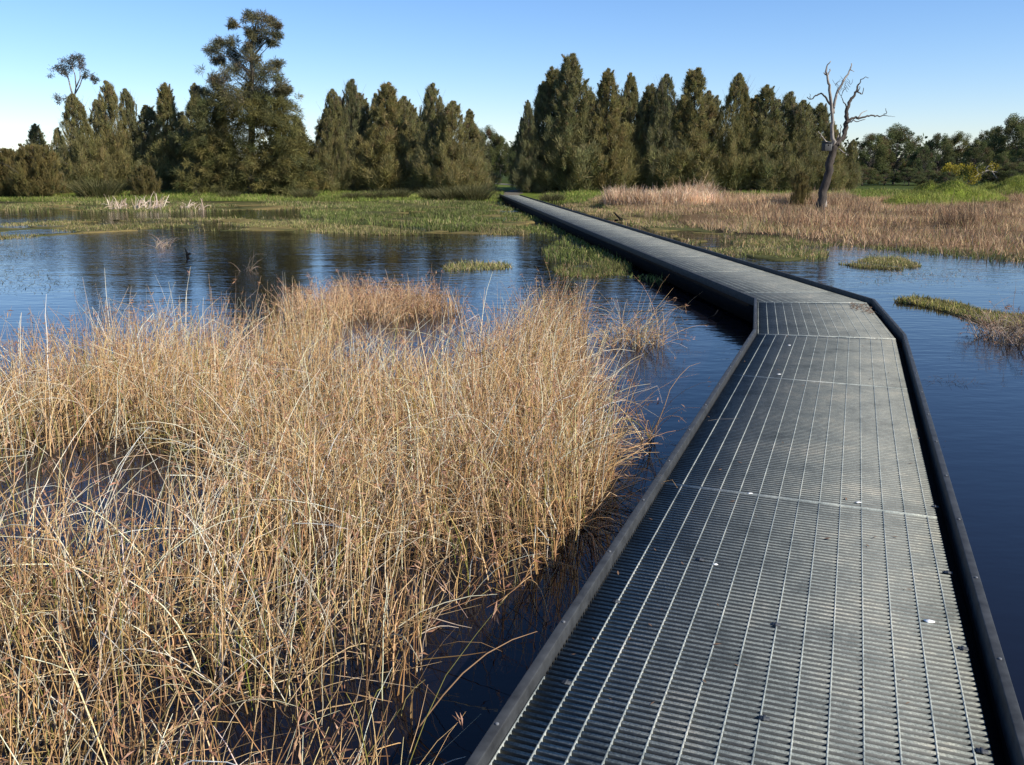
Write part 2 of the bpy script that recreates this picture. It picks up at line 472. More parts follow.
def offset_poly(pts, off):     # offset to the left (+) of travel
    pts = [np.array(p) for p in pts]; out = []
    for k, p in enumerate(pts):
        ns = []
        if k > 0: d = p - pts[k - 1]; ns.append(np.array([-d[1], d[0]]) / np.linalg.norm(d))
        if k < len(pts) - 1: d = pts[k + 1] - p; ns.append(np.array([-d[1], d[0]]) / np.linalg.norm(d))
        n = sum(ns) / len(ns); n = n / np.dot(n, ns[0]) if len(ns) > 1 else n
        out.append(p + n * off)
    return out
def sweep(pts, o0, o1, z0, z1):
    A, B = offset_poly(pts, o0), offset_poly(pts, o1); mb = MB(); res = []
    for k in range(len(pts) - 1):
        m = MB()
        g = .0015
        d = (A[k + 1] - A[k]); d = d / np.linalg.norm(d) * g
        m.hexa([(*(A[k] + d), z0), (*(B[k] + d), z0), (*(B[k + 1] - d), z0), (*(A[k + 1] - d), z0)],
               [(*(A[k] + d), z1), (*(B[k] + d), z1), (*(B[k + 1] - d), z1), (*(A[k + 1] - d), z1)])
        res.append(m)
    return res
LP = [BKL, AL1, CL0, CL1]; RP = [BKR, AR1, CR0, CR1]
KW, KH = .033, .05
def with_bevel(o, w=.004):
    b = o.modifiers.new("bevel", 'BEVEL'); b.width = w; b.segments = 2; b.limit_method = 'ANGLE'
    return o
kerbs = []
for pts, sgn, gap in ((LP, 1, .004), (RP, -1, .055)):
    for k, m in enumerate(sweep(pts, sgn * gap, sgn * (gap + KW), DECK - .05, DECK + KH)):
        kb = with_bevel(dpart(m, "kerb", M_KERB)); kerbs.append(kb)
        # bolts along the top of the kerb
        A = offset_poly(pts, sgn * (gap + KW / 2)); a, b = A[k], A[k + 1]; L = np.linalg.norm(b - a)
        nb = int(L / .62) if k < 2 else 12
        for j in range(nb):
            t = (.35 + j * .62) if k < 2 else (.5 + j * 1.2)
            if t > L - .1: break
            p = a + (b - a) / L * t
            if p[1] < 1.2: continue
            bm = MB(); bm.tube([(p[0], p[1], DECK + KH - .002), (p[0], p[1], DECK + KH + .0035), (p[0], p[1], DECK + KH + .005)], [.006, .006, .004], 8)
            bm.build("bolt", M_BOLT, kb)
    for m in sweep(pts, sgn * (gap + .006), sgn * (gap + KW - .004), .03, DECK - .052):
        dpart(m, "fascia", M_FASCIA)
for m in sweep(RP, -.003, -.053, DECK - .12, DECK - .085): dpart(m, "edge_shade_strip", M_FASCIA)  # near-black strip added under the right edge gap to paint in its darkness
# joists below and posts into the mud
jm = MB()
def deck_pt(side, s):
    pts = LP if side == 0 else RP
    segs = [np.linalg.norm(pts[k + 1] - pts[k]) for k in range(3)]; tot = sum(segs); t = s * tot
    for k in range(3):
        if t <= segs[k] or k == 2: return pts[k] + (pts[k + 1] - pts[k]) * min(t / segs[k], 1)
        t -= segs[k]
for k in range(1, 48):
    a, b = deck_pt(0, k / 48), deck_pt(1, k / 48)
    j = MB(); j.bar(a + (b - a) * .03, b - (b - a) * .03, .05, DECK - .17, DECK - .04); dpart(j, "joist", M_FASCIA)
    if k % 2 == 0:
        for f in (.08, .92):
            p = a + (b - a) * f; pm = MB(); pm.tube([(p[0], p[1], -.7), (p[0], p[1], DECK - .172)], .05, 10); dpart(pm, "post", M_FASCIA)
# steel clips holding the gratings down
for px, py in ((948, 573), (963, 649), (982, 752), (764, 719), (776, 625), (566, 683), (616, 602), (935, 507), (700, 560)):
    p = G(px, py, DECK)[:2]; c = MB()
    c.bar(p - uA * .009, p + uA * .009, .032, DECK + .0005, DECK + .004)
    c.bar(p - uA * .014, p + uA * .014, .009, DECK + .004, DECK + .0055)
    dpart(c, "clip", M_CLIP)

# path at the end of the deck
pth = MB(); e0 = (CL1 + CR1) / 2 + dCm * .25
cur = [e0, e0 + dCm * 2, e0 + dCm * 4.5 + np.array([.3, 0]), e0 + dCm * 8 + np.array([1.6, 0]), e0 + dCm * 13 + np.array([3.2, 0]), e0 + dCm * 22 + np.array([3.0, 0]), e0 + dCm * 40]
cur = np.array(cur); rows = []
tt = np.linspace(0, len(cur) - 1, 60); cxs = np.interp(tt, range(len(cur)), cur[:, 0]); cys = np.interp(tt, range(len(cur)), cur[:, 1])
vs = []
for k in range(60):
    for w in (-.8, -.4, 0, .4, .8):
        x = cxs[k] + w * (1 + .12 * sin(k * 1.3)); y = cys[k]; vs.append((x, y, float(height(x, y)) + .035 - .03 * (abs(w) > .5)))
qs = [(k * 5 + j, k * 5 + j + 1, k * 5 + j + 6, k * 5 + j + 5) for k in range(59) for j in range(4)]
pth.add(vs, qs)
po = pth.build("path", M_PATH, smooth=True)
tag(po, "narrow shaded dirt path leaving the far end of the boardwalk between the trees", None, None, "structure")

# ------------------------------------------------------------------ blades, reeds and grasses
def poly_sample(poly, n, rng, dens=None):
    poly = np.asarray(poly); lo, hi = poly.min(0), poly.max(0); out = []
    tot = 0; it = 0
    while tot < n and it < 400:
        it += 1
        p = rng.uniform(lo, hi, (max(n, 200) * 2, 2))
        ins = np.zeros(len(p), bool); j = len(poly) - 1
        for i in range(len(poly)):
            xi, yi = poly[i]; xj, yj = poly[j]
            c = ((yi > p[:, 1]) != (yj > p[:, 1])) & (p[:, 0] < (xj - xi) * (p[:, 1] - yi) / (yj - yi + 1e-12) + xi)
            ins ^= c; j = i
        p = p[ins]
        if dens is not None and len(p): p = p[rng.random(len(p)) < dens(p[:, 0], p[:, 1])]
        out.append(p); tot += len(p)
    return np.concatenate(out)[:n]
def pxpoly(pts, z=0.0): return np.array([G(a, b, z)[:2] for a, b in pts])
def strands(base, h, th0, kap, az, w, seg, cols, tipcol=None, sides=3, knee=None, zigz=0.0, rng=R):
    """base n x 3, bent strands; returns verts, quads, colours"""
    n = len(base); P = np.zeros((n, seg + 1, 3)); P[:, 0] = base
    th = th0.copy(); d = np.stack([np.cos(az), np.sin(az)], 1); T = []
    for k in range(seg):
        t = (k + .5) / seg
        ang = th0 + kap * t ** 1.5
        if knee is not None:
            kp, ka = knee; ang = ang + np.where(t > kp, ka, 0)
        st = (h / seg)[:, None]
        step = np.stack([np.sin(ang) * d[:, 0], np.sin(ang) * d[:, 1], np.cos(ang)], 1) * st
        if zigz: step[:, :2] += rng.normal(0, zigz, (n, 2)) * st
        P[:, k + 1] = P[:, k] + step
    P[:, 1:, 2] = np.maximum(P[:, 1:, 2], base[:, None, 2] + .012)
    V = np.zeros((n, seg + 1, sides, 3)); ra = rng.uniform(0, 2 * pi, n)
    for k in range(seg + 1):
        rr = w * (1 - .75 * (k / seg) ** 1.6)
        for s in range(sides):
            if sides == 2:
                a = ra; sg = (-1, 1)[s]
                off = np.stack([np.cos(a) * sg, np.sin(a) * sg, np.zeros(n)], 1) * rr[:, None]
            else:
                a = ra + 2 * pi * s / sides
                # ring perpendicular-ish to a mostly vertical or leaning strand
                pd = np.stack([-d[:, 1], d[:, 0], np.zeros(n)], 1)
                ang = th0 + kap * (k / seg) ** 1.5
                if knee is not None: ang = ang + np.where(k / seg > knee[0], knee[1], 0)
                qd = np.stack([np.cos(ang) * d[:, 0], np.cos(ang) * d[:, 1], -np.sin(ang)], 1)
                off = (np.cos(a)[:, None] * pd + np.sin(a)[:, None] * qd) * rr[:, None]
            V[:, k, s] = P[:, k] + off
    idx = np.arange(n * (seg + 1) * sides).reshape(n, seg + 1, sides); Q = []
    if sides == 2:
        Q.append(np.stack([idx[:, :-1, 0], idx[:, :-1, 1], idx[:, 1:, 1], idx[:, 1:, 0]], -1).reshape(-1, 4))
    else:
        for s in range(sides):
            s2 = (s + 1) % sides
            Q.append(np.stack([idx[:, :-1, s], idx[:, :-1, s2], idx[:, 1:, s2], idx[:, 1:, s]], -1).reshape(-1, 4))
    C = np.repeat(cols[:, None, :], seg + 1, 1)
    if tipcol is not None:
        f = np.linspace(0, 1, seg + 1)[None, :, None]; C = C * (1 - f) + tipcol[:, None, :] * f
    C = np.repeat(C[:, :, None, :], sides, 2)
    return V.reshape(-1, 3), np.concatenate(Q), C.reshape(-1, 3), P
def pick(pal, n, rng, jit=.15):
    pal = np.asarray(pal); w = pal[:, 3] / pal[:, 3].sum()
    c = pal[rng.choice(len(pal), n, p=w), :3]
    return np.clip(c * rng.normal(1, jit, (n, 1)) * rng.normal(1, .04, (n, 3)), .004, .9)
class Acc:
    def __init__(s): s.v = []; s.q = []; s.t = []; s.c = []; s.n = 0
    def add(s, v, q, c, t=None):
        s.v.append(v); s.c.append(c)
        if q is not None: s.q.append(q + s.n)
        if t is not None: s.t.append(t + s.n)
        s.n += len(v)
    def build(s, name, mat, parent=None):
        me = fast_mesh(name, np.concatenate(s.v), np.concatenate(s.q) if s.q else None, np.concatenate(s.t) if s.t else None, np.concatenate(s.c), mat)
        return link(name, me, parent)
REEDPAL = [(.68, .44, .20, 5), (.78, .55, .29, 4), (.44, .26, .11, 4), (.56, .33, .18, 2.5), (.22, .12, .06, 2.5), (.34, .31, .08, 0.9), (.86, .74, .54, 2.6)]
def reeds(acc, xy, rng, hm=.85, hs=.16, w=.0021, seg=6, bent=.16, lean=.16, heads=.5, pal=REEDPAL, sides=3, z=-.03, kap=.45, th_add=0.0):
    n = len(xy); base = np.column_stack([xy, np.full(n, z)])
    h = np.clip(rng.normal(hm, np.minimum(hs, np.asarray(hm) * .3), n), .12, 1.5)
    th0 = np.abs(rng.normal(0, lean, n)); k = rng.normal(kap, .35, n)
    az = rng.uniform(0, 2 * pi, n)
    # neighbouring stems lean together
    fld = 3.0 * vnoise(xy[:, 0], xy[:, 1], 1.3, 8); az = np.where(rng.random(n) < .45, fld + rng.normal(0, .5, n), az)
    b = rng.random(n) < bent; th0 = np.where(b, rng.uniform(.3, 1.0, n), th0); k = np.where(b, rng.uniform(.5, 1.4, n), k)
    th0 = th0 + th_add
    kn = rng.random(n) < (.17 if th_add == 0 else 0); knee = (np.where(kn, rng.uniform(.35, .85, n), 2.0), rng.uniform(.6, 1.7, n))
    cols = pick(pal, n, rng); tip = np.clip(cols * 1.1 + np.array([.03, .015, .0]), 0, .9)
    gb = rng.random(n) < .16; cols[gb] = cols[gb] * .6 + np.array([.16, .17, .04]) * .4
    v, q, c, P = strands(base, h, th0, k, az, w * rng.uniform(.45, 1.5, n), seg, cols, tip, sides, knee, .05, rng)
    acc.add(v, q, c)
    # small rust-brown seed tufts near the tips
    m = rng.random(n) < heads; pt = P[m][:, -2] * .45 + P[m][:, -1] * .55; nn = len(pt)
    if nn:
        K = 4; pp = np.repeat(pt, K, 0) + rng.normal(0, .012, (nn * K, 3))
        a = rng.normal(0, 1, (nn * K, 3)); a /= np.linalg.norm(a, axis=1)[:, None]; bb = rng.normal(0, 1, (nn * K, 3)); bb = np.cross(a, bb); bb /= np.linalg.norm(bb, axis=1)[:, None]
        L = rng.uniform(.010, .022, (nn * K, 1)) * w / .0021
        V = np.stack([pp - a * L, pp + bb * L * .28, pp + a * L], 1).reshape(-1, 3)
        T = np.arange(nn * K * 3).reshape(-1, 3)
        cc = pick([(.30, .15, .08, 3), (.42, .25, .15, 2), (.2, .1, .06, 1)], nn * K, rng); cc = np.repeat(cc, 3, 0)
        acc.add(V, None, cc, T)

# ---- the big reed bed in the foreground
r1 = np.random.default_rng(5)
MAINPX = [(-330, 470), (-160, 440), (0, 406), (60, 385), (110, 373), (170, 366), (235, 372), (262, 376), (300, 384), (350, 392), (400, 402), (445, 392), (480, 372), (520, 360),
          (553, 374), (586, 402), (610, 440), (614, 478), (600, 520), (578, 556), (540, 578), (505, 592), (470, 600), (440, 618), (424, 665), (414, 720), (404, 790), (396, 860),
          (380, 1000), (-100, 1150), (-700, 1000), (-600, 600)]
MAIN = pxpoly(MAINPX)
HOLES = [(pxpoly([(60, 492)])[0], .75, 1.0), (pxpoly([(150, 500)])[0], .55, .8), (pxpoly([(200, 735)])[0], .3, .14), (pxpoly([(340, 600)])[0], .28, .14), (pxpoly([(100, 700)])[0], .3, .12),
         (pxpoly([(395, 345)])[0], .6, .3), (pxpoly([(320, 765)])[0], .35, .2), (pxpoly([(420, 590)])[0], .25, .2), (pxpoly([(-60, 505)])[0], .6, .3)]
def dmain(x, y):
    d = .62 + .38 * vnoise(x, y, 2.3, 3) + .25 * vnoise(x, y, 6, 7)
    d = d * (.74 + .26 * sm(2.7, 4.4, y))
    for c, rx, ry in HOLES:
        e = ((x - c[0]) / rx) ** 2 + ((y - c[1]) / ry) ** 2
        d = d * (1 - np.exp(-e * e * .9)) - .06 * np.exp(-e * e * .5)
    return np.clip(d, 0, 1)
def clear_of_deck(xy, dist):
    n_ = np.array([-dA[1], dA[0]]); return xy[((xy - AL0) @ n_) > dist]
acc = Acc()
xy = poly_sample(MAIN, 10600, r1, dmain)
reeds(acc, xy, r1, .64 * (.72 + .28 * sm(3.2, 5.2, xy[:, 1])), .13, w=.0027, heads=.38)
xy = poly_sample(MAIN, 2400, r1, dmain); xy = clear_of_deck(xy, .8)
reeds(acc, xy, r1, .78 * (.6 + .4 * sm(2.6, 4.6, xy[:, 1])), .16, w=.0029, bent=.6, lean=.45, heads=.25, pal=[(.78, .66, .46, 3), (.84, .76, .60, 2), (.6, .43, .25, 1.5)])
xy = poly_sample(MAIN, 5000, r1, dmain)
reeds(acc, xy, r1, .32, .12, w=.002, seg=4, bent=.3, lean=.3, heads=.1, pal=[(.36, .30, .12, 2), (.24, .27, .06, 1.5), (.2, .13, .07, 3), (.42, .3, .17, 2)])
xy = poly_sample(MAIN, 4200, r1, lambda x, y: np.clip(dmain(x, y) * 1.6 - .5, 0, 1))     # fallen litter lying over the water between the stems
reeds(acc, xy, r1, .42, .13, w=.0024, seg=4, bent=0, lean=.12, kap=.1, heads=0, z=.01, th_add=1.32, pal=[(.5, .34, .18, 3), (.30, .18, .09, 3), (.66, .52, .34, 1)])
o = acc.build("reeds", M_REED)
tag(o, "dense dry straw coloured reed bed filling the left foreground water beside the boardwalk", "reed bed", None, "stuff")

# ---- outlying reed clumps that stand by themselves
def clump(name, label, cat, px, n, hm=.8, group=None, seed=1, **kw):
    rg = np.random.default_rng(seed); a = Acc(); P = pxpoly(px)
    reeds(a, poly_sample(P, n, rg), rg, hm, .16, **kw)
    c = P.mean(0)
    o = a.build(name, M_REED)
    o.data.transform(Matrix.Translation((-c[0], -c[1], 0))); o.location = (c[0], c[1], 0)
    tag(o, label, cat, group)
    return o
LOOSE = "loose dry reed clumps standing in open water"
clump("reed_clump", "broad low orange straw reed clump behind the main reed bed, surrounded by water", "reed clump", [(278, 322), (296, 310), (322, 307), (350, 301), (384, 304), (412, 302), (440, 309), (470, 312), (446, 317), (410, 319), (395, 324), (360, 320), (330, 327), (305, 321)], 2100, .36, LOOSE, 2, w=.003, lean=.3,
      pal=[(.66, .43, .23, 4), (.74, .52, .31, 3), (.48, .29, .15, 2), (.3, .17, .09, 1)])
clump("reed_clump", "sparse dry reeds joining the orange straw clump to the main reed bed", "reed clump", [(250, 372), (280, 330), (335, 332), (345, 346), (330, 352)], 380, .5, LOOSE, 3, w=.0025)
clump("reed_clump", "upright dry reed clump at the back right corner of the main reed bed", "reed clump", [(515, 352), (530, 334), (572, 334), (590, 346), (560, 362)], 620, .6, LOOSE, 4, w=.0025)
clump("reed_clump", "low arching dry reed clump closest to the boardwalk corner, above dark water", "reed clump", [(596, 344), (606, 338), (655, 338), (668, 346), (640, 350)], 230, .55, LOOSE, 5, w=.0024, bent=.6, lean=.4, kap=.9)
clump("reed_clump", "few pale bent reed stems leaning out of the bed's right edge toward the boardwalk", "reed clump", [(640, 440), (652, 432), (656, 446), (646, 452)], 22, .7, LOOSE, 6, w=.0026, bent=.8, lean=.6, kap=1.2)
clump("reed_clump", "small fan of thin bare stems in open water left of the orange straw clump", "reed clump", [(240, 271), (250, 269), (252, 273)], 14, .42, LOOSE, 7, w=.004, bent=.7, lean=.5, heads=0, pal=[(.30, .22, .15, 1)])
clump("reed_clump", "small fan of pale bare stems in open water near the far left shore", "reed clump", [(153, 246), (172, 246), (170, 249), (155, 249)], 46, .38, LOOSE, 8, w=.005, bent=.8, lean=.5, heads=0, pal=[(.46, .36, .27, 1), (.35, .26, .18, 1)])
clump("reed_clump", "scraggly brown reed fringe hanging below the floating grass bank at the right edge", "reed clump", [(970, 338), (990, 332), (1060, 336), (1070, 350), (1010, 347)], 420, .38, LOOSE, 9, w=.0032, bent=.7, lean=.6, kap=.9,
      pal=[(.30, .22, .16, 3), (.42, .33, .25, 2), (.2, .14, .1, 2)])
for sd_, (x, y, lab) in enumerate([(118, 209, "leftmost sheaf of broken bleached reed stalks on the far left bank"), (148, 209, "widest sheaf of broken bleached reed stalks on the far left bank"),
                              (185, 209, "small sheaf of broken bleached reed stalks just left of the tall tree's foot"), (199, 209, "rightmost sheaf of bleached reed stalks, leaning, in front of the tall tree")]):
    wv = (9, 16, 4, 5)[sd_]
    clump("dead_stalk_sheaf", lab, "dead stalks", [(x - wv, y - 1), (x + wv, y - 1), (x + wv, y + 1), (x - wv, y + 1)], (34, 60, 12, 14)[sd_], (.5, .62, .5, .4)[sd_], "sheaves of bleached stalks on the far left bank", 20 + sd_,
          w=.026, seg=4, bent=.45, lean=.25, heads=0, pal=[(.66, .52, .40, 3), (.5, .38, .27, 1)])

# ---- low marsh grasses, water plants
GREEN = [(.135, .165, .04, 4), (.20, .225, .06, 3), (.08, .10, .025, 2.4), (.30, .25, .12, 1.6)]
TANGREEN = [(.28, .24, .09, 4), (.17, .19, .05, 3), (.38, .29, .15, 3), (.12, .12, .04, 2)]
BROWN = [(.44, .29, .16, 5), (.55, .39, .23, 3), (.29, .18, .10, 3), (.24, .23, .08, 1.6)]
PINK = [(.64, .45, .28, 4), (.74, .56, .38, 3), (.47, .30, .18, 2)]
def field(name, label, cat, px, n, h=.2, w=.012, pal=GREEN, seed=1, dens=None, lean=.45, kap=.5, onland=False, zwater=True, kind="stuff", seg=3, world=None):
    rg = np.random.default_rng(seed); P = pxpoly(px) if world is None else np.asarray(world)
    xy = poly_sample(P, n, rg, dens); n = len(xy)
    z = np.maximum(height(xy[:, 0], xy[:, 1]), 0.0) - .015
    base = np.column_stack([xy, z])
    cols = pick(pal, n, rg, .2) * (1 + .38 * vnoise(xy[:, 0], xy[:, 1], .45, seed) + .2 * vnoise(xy[:, 0], xy[:, 1], 1.7, seed + 3))[:, None]
    h = h * (1 + .5 * vnoise(xy[:, 0], xy[:, 1], .6, seed + 1))
    v, q, c, _ = strands(base, np.clip(rg.normal(1, .35, n), .25, 2.2) * h, np.abs(rg.normal(0, lean, n)) if lean < 1.2 else rg.normal(1.46, .1, n), rg.normal(kap, .4, n), rg.uniform(0, 2 * pi, n), w * rg.uniform(.6, 1.4, n), seg, cols, None, 2, None, .05, rg)
    a = Acc(); a.add(v, q, c)
    o = a.build(name, M_GRASS)
    tag(o, label, cat, None, kind)
    return o
def patchy(s, seed, lo=.35, hi=.6):
    return lambda x, y: sm(lo, hi, .5 + .5 * vnoise(x, y * .8, s, seed) + .16 * vnoise(x, y, s * 3.1, seed + 1))
field("marsh_grass", "bright green water grass patch in the pond left of the far boardwalk, tan at its front edge", "marsh grass",
      [(300, 213), (330, 206), (400, 203), (490, 203), (520, 212), (542, 226), (545, 232), (500, 234), (430, 231), (370, 231), (305, 226)], 25500, .13, 0.0112, GREEN, 31, patchy(.75, 1, .38, .72))
field("marsh_grass", "straw coloured front fringe of the green water grass patch in mid pond", "marsh grass",
      [(290, 226), (370, 229), (440, 231), (520, 231), (530, 235), (440, 236), (370, 235), (300, 231)], 6120, .13, 0.0098, TANGREEN, 32, patchy(.8, 2, .3, .6))
field("marsh_grass", "long olive and straw strip of marsh grass crossing the left half of the pond", "marsh grass",
      [(-120, 232), (0, 224), (120, 219), (200, 219), (300, 218), (345, 222), (330, 231), (220, 231), (130, 231), (30, 238), (-120, 246)], 17000, .075, 0.0098, TANGREEN, 33, patchy(.8, 3, .38, .7))
field("marsh_grass", "narrow band of green and straw grass along the far left waterline", "marsh grass",
      [(-120, 215), (0, 213), (150, 212), (300, 210), (480, 205), (500, 200), (480, 198), (0, 200), (-120, 202)], 28900, .12, 0.0126, GREEN + [(.34, .27, .13, 5)], 34, patchy(.5, 4, .3, .65))
field("marsh_grass", "lone green grass tuft in the water beside the boardwalk's left side", "marsh grass",
      [(540, 256), (550, 244), (565, 238), (585, 240), (605, 252), (612, 262), (585, 264), (555, 262)], 1500, .11, 0.0080, GREEN, 35, patchy(1.2, 5, .1, .5))
field("marsh_grass", "mixed green and tan grass raft nearest the boardwalk corner on its left side", "marsh grass",
      [(552, 270), (575, 264), (610, 264), (632, 270), (628, 276), (590, 278), (560, 276)], 3400, .09, 0.0063, TANGREEN + GREEN[:2], 36, patchy(1.5, 6, .1, .5))
field("marsh_grass", "small tan floating grass raft just right of the orange straw reed clump", "marsh grass",
      [(442, 268), (460, 263), (510, 264), (512, 269), (470, 271), (445, 271)], 1200, .09, .008, TANGREEN, 37, None)
field("marsh_grass", "sparse green weed in dark water along the left side of the far boardwalk", "water weed",
      [(500, 203), (512, 206), (650, 262), (690, 282), (640, 282), (560, 262), (505, 226)], 5200, .10, .011, GREEN, 38, patchy(.9, 7, .45, .75))
# right-hand marsh
field("dry_marsh_grass", "thick pinkish brown dry marsh grass covering the flat right of the boardwalk", "dry grass", None, 136000, .19, 0.0084, BROWN, 40,
      lambda x, y: (1 - sm(.1, .35, mound_f(x, y))) * sm(-2.6, .3, y - shore(x) + 1.6 * vnoise(x, y, .6, 9)) * sm(.22, .62, .55 + .4 * vnoise(x, y, .5, 10) + .25 * vnoise(x, y, 1.6, 12)), world=[(4.2, 50), (5, 30), (7, 20), (10, 15), (28, 13), (42, 50)], lean=.5)
field("marsh_grass", "sparse green and brown grass tufts in shallow water right of the far boardwalk", "marsh grass",
      [(556, 205), (620, 202), (720, 205), (760, 225), (720, 240), (690, 246), (640, 228)], 15300, .09, 0.0091, GREEN[:2] + TANGREEN + BROWN[:2] * 2, 41, patchy(.8, 11, .4, .7))
field("marsh_grass", "green water grass raft against the boardwalk's right side before the bend", "marsh grass",
      [(690, 243), (720, 236), (790, 238), (830, 246), (828, 258), (790, 264), (742, 262)], 7140, .08, 0.0070, GREEN + TANGREEN + BROWN[:1], 42, patchy(1.1, 12, .35, .7))
field("marsh_grass", "low olive grass raft alone in blue water right of the boardwalk bend", "marsh grass",
      [(838, 264), (870, 259), (900, 260), (922, 266), (900, 270), (860, 268)], 4080, .10, 0.0056, TANGREEN, 43, patchy(1.5, 13, .1, .4))
field("marsh_grass", "curving yellow green grass bank floating at the right edge of the photo", "marsh grass",
      [(893, 302), (915, 299), (955, 303), (985, 311), (1040, 318), (1100, 322), (1100, 338), (1030, 331), (985, 324), (950, 313), (915, 305)], 8500, .085, .0065, TANGREEN + [(.42, .38, .10, 4)], 44, patchy(1.6, 14, .05, .35))
field("water_weed", "scattered thin weed stems poking through blue water at the right", "water weed",
      [(840, 248), (900, 244), (1040, 262), (1060, 300), (960, 292), (860, 284)], 9000, .09, .0048, BROWN + GREEN[:1] + [(.08, .07, .04, 4)], 45, patchy(.9, 15, .38, .8), lean=1.35, kap=.1)
field("water_weed", "thin dark weed mats lying on the water near the far left", "water weed",
      [(-60, 246), (60, 244), (110, 262), (90, 290), (-60, 300)], 4200, .10, .006, [(.06, .07, .03, 1), (.12, .10, .05, 1)], 46, patchy(.8, 16, .45, .8), lean=1.5, kap=0)
field("water_weed", "dark floating weed trail behind the orange straw reed clump", "water weed",
      [(330, 240), (420, 234), (520, 240), (540, 252), (440, 250), (360, 248)], 4200, .10, .007, [(.05, .07, .025, 1), (.11, .10, .04, 1)], 47, patchy(.8, 17, .4, .7), lean=1.5, kap=0)
field("water_weed", "brown submerged twigs and weed breaking the surface right of the near boardwalk", "water weed",
      [(925, 377), (950, 376), (978, 382), (972, 386), (940, 384)], 200, .13, .0028, [(.10, .07, .045, 1)], 48, None, lean=1.5, kap=0)
field("water_weed", "tiny brown weed speck on dark water beside the right kerb", "water weed",
      [(938, 443), (952, 445), (962, 448), (946, 450)], 70, .05, .003, [(.16, .11, .06, 1)], 49, None, lean=1.2)
field("marsh_grass", "green and straw tufts mixed through the dry marsh along its water's edge on the right", "marsh grass", None, 9000, .15, .008, GREEN[:2] + TANGREEN, 55,
      lambda x, y: sm(-2.5, -1, y - shore(x)) * (1 - sm(1.5, 5, y - shore(x))) * sm(.4, .7, .5 + .5 * vnoise(x, y, .5, 25)), world=[(4.2, 45), (5, 30), (7, 20), (10, 15), (24, 14), (24, 24), (10, 28), (8, 45)])
field("dry_marsh_grass", "taller darker clumps rising out of the dry marsh grass on the right", "dry grass", None, 9000, .42, .010, [(.38, .25, .14, 3), (.28, .17, .10, 3), (.52, .38, .22, 1)], 56,
      lambda x, y: (1 - sm(.1, .35, mound_f(x, y))) * sm(1, 4, y - shore(x)) * sm(.72, .9, .5 + .5 * vnoise(x, y, .7, 27)), world=[(4.6, 46), (7, 28), (12, 22), (28, 20), (36, 46)], lean=.3)
# banks
field("bank_grass", "bright green grass on the far left bank below the trees", "grass", None, 51000, .16, 0.0126, [(.21, .26, .05, 3), (.14, .18, .035, 2), (.32, .28, .10, 1)], 50,
      patchy(.35, 18, .1, .4), world=[(-34, 51), (-.5, 51), (-.5, 60), (-38, 60)])
field("bank_grass", "bright green grass on the bank right of the boardwalk's far end", "grass", None, 27200, .15, 0.0126, [(.21, .26, .05, 3), (.14, .18, .035, 2), (.34, .28, .11, 1.4)], 51,
      patchy(.35, 19, .1, .4), world=[(1.2, 49.5), (26, 50), (36, 62), (2.5, 62)])
field("bank_grass", "fresh green weedy growth over the low mound at the right edge", "grass", None, 44200, .17, 0.0098, [(.29, .32, .065, 4), (.19, .22, .045, 2), (.36, .32, .10, 1.2)], 52,
      lambda x, y: np.clip(sum(np.exp(-(((x - c[0]) / rx) ** 2 + ((y - c[1]) / ry) ** 2) * 1.3) for c, rx, ry, h in MOUND) * 1.8 - .35, 0, 1),
      world=[(14, 34), (44, 34), (50, 62), (16, 62)])
field("reeds", "pale pink dry reed stand in front of the tall tree row right of the boardwalk", "dry reeds", 
      None, 13000, .5, .014, PINK, 53, patchy(.5, 20, .0, .3), lean=.2, kap=.5, seg=4,
      world=[D(604, 205, 43)[:2], D(660, 205, 42)[:2], D(725, 206, 43)[:2], D(712, 206, 47)[:2], D(650, 206, 48)[:2], D(608, 206, 47)[:2]])
field("reeds", "lower dull brown reed stand joining the pink reeds to the dead tree", "dry reeds",
      None, 15300, .36, 0.0098, BROWN + PINK[:1], 54, patchy(.5, 21, .0, .3), lean=.2, kap=.5, seg=4,
      world=[D(725, 205, 43)[:2], D(800, 205, 42)[:2], D(860, 206, 43)[:2], D(850, 206, 47)[:2], D(720, 206, 48)[:2]])

# ------------------------------------------------------------------ trees
def sprays(centres, rad, per, L, w, pal, rng, up=.15, droop=.35, outward=None, ow=.6, shape=(1, 1, .85)):
    """needle-like leaf strips around the centres. centres n x 3, rad n"""
    n = len(centres); c = np.repeat(centres, per, 0); r = np.repeat(rad, per)
    off = rng.normal(0, 1, (n * per, 3)); off /= np.linalg.norm(off, axis=1)[:, None]
    off *= (rng.random((n * per, 1)) ** .45)
    p = c + off * r[:, None] * np.array(shape)
    d = off * .7 + rng.normal(0, .55, (n * per, 3)) + np.array([0, 0, up])
    if outward is not None: d += np.repeat(outward, per, 0) * ow
    d /= np.linalg.norm(d, axis=1)[:, None] + 1e-9
    if np.ndim(L): L = np.repeat(L, per)[:, None]
    l = L * rng.uniform(.5, 1.3, (n * per, 1)); mid = p + d * l * .5
    e = d + np.array([0, 0, -droop]); e /= np.linalg.norm(e, axis=1)[:, None]
    end = mid + e * l * .5
    s = np.cross(d, rng.normal(0, 1, (n * per, 3))); s /= np.linalg.norm(s, axis=1)[:, None] + 1e-9
    ww = w * rng.uniform(.6, 1.4, (n * per, 1))
    V = np.stack([p - s * ww * .5, p + s * ww * .5, mid + s * ww, mid - s * ww, end], 1)
    k = np.arange(n * per)[:, None] * 5
    Q = k + np.array([0, 1, 2, 3]); T = k + np.array([3, 2, 4])
    cc = pick(pal, n, rng, .07); cc = np.repeat(cc, per, 0) * rng.normal(1, .18, (n * per, 1)); cc = np.clip(cc, .005, .8)
    return V.reshape(-1, 3), Q, T, np.repeat(cc, 5, 0)
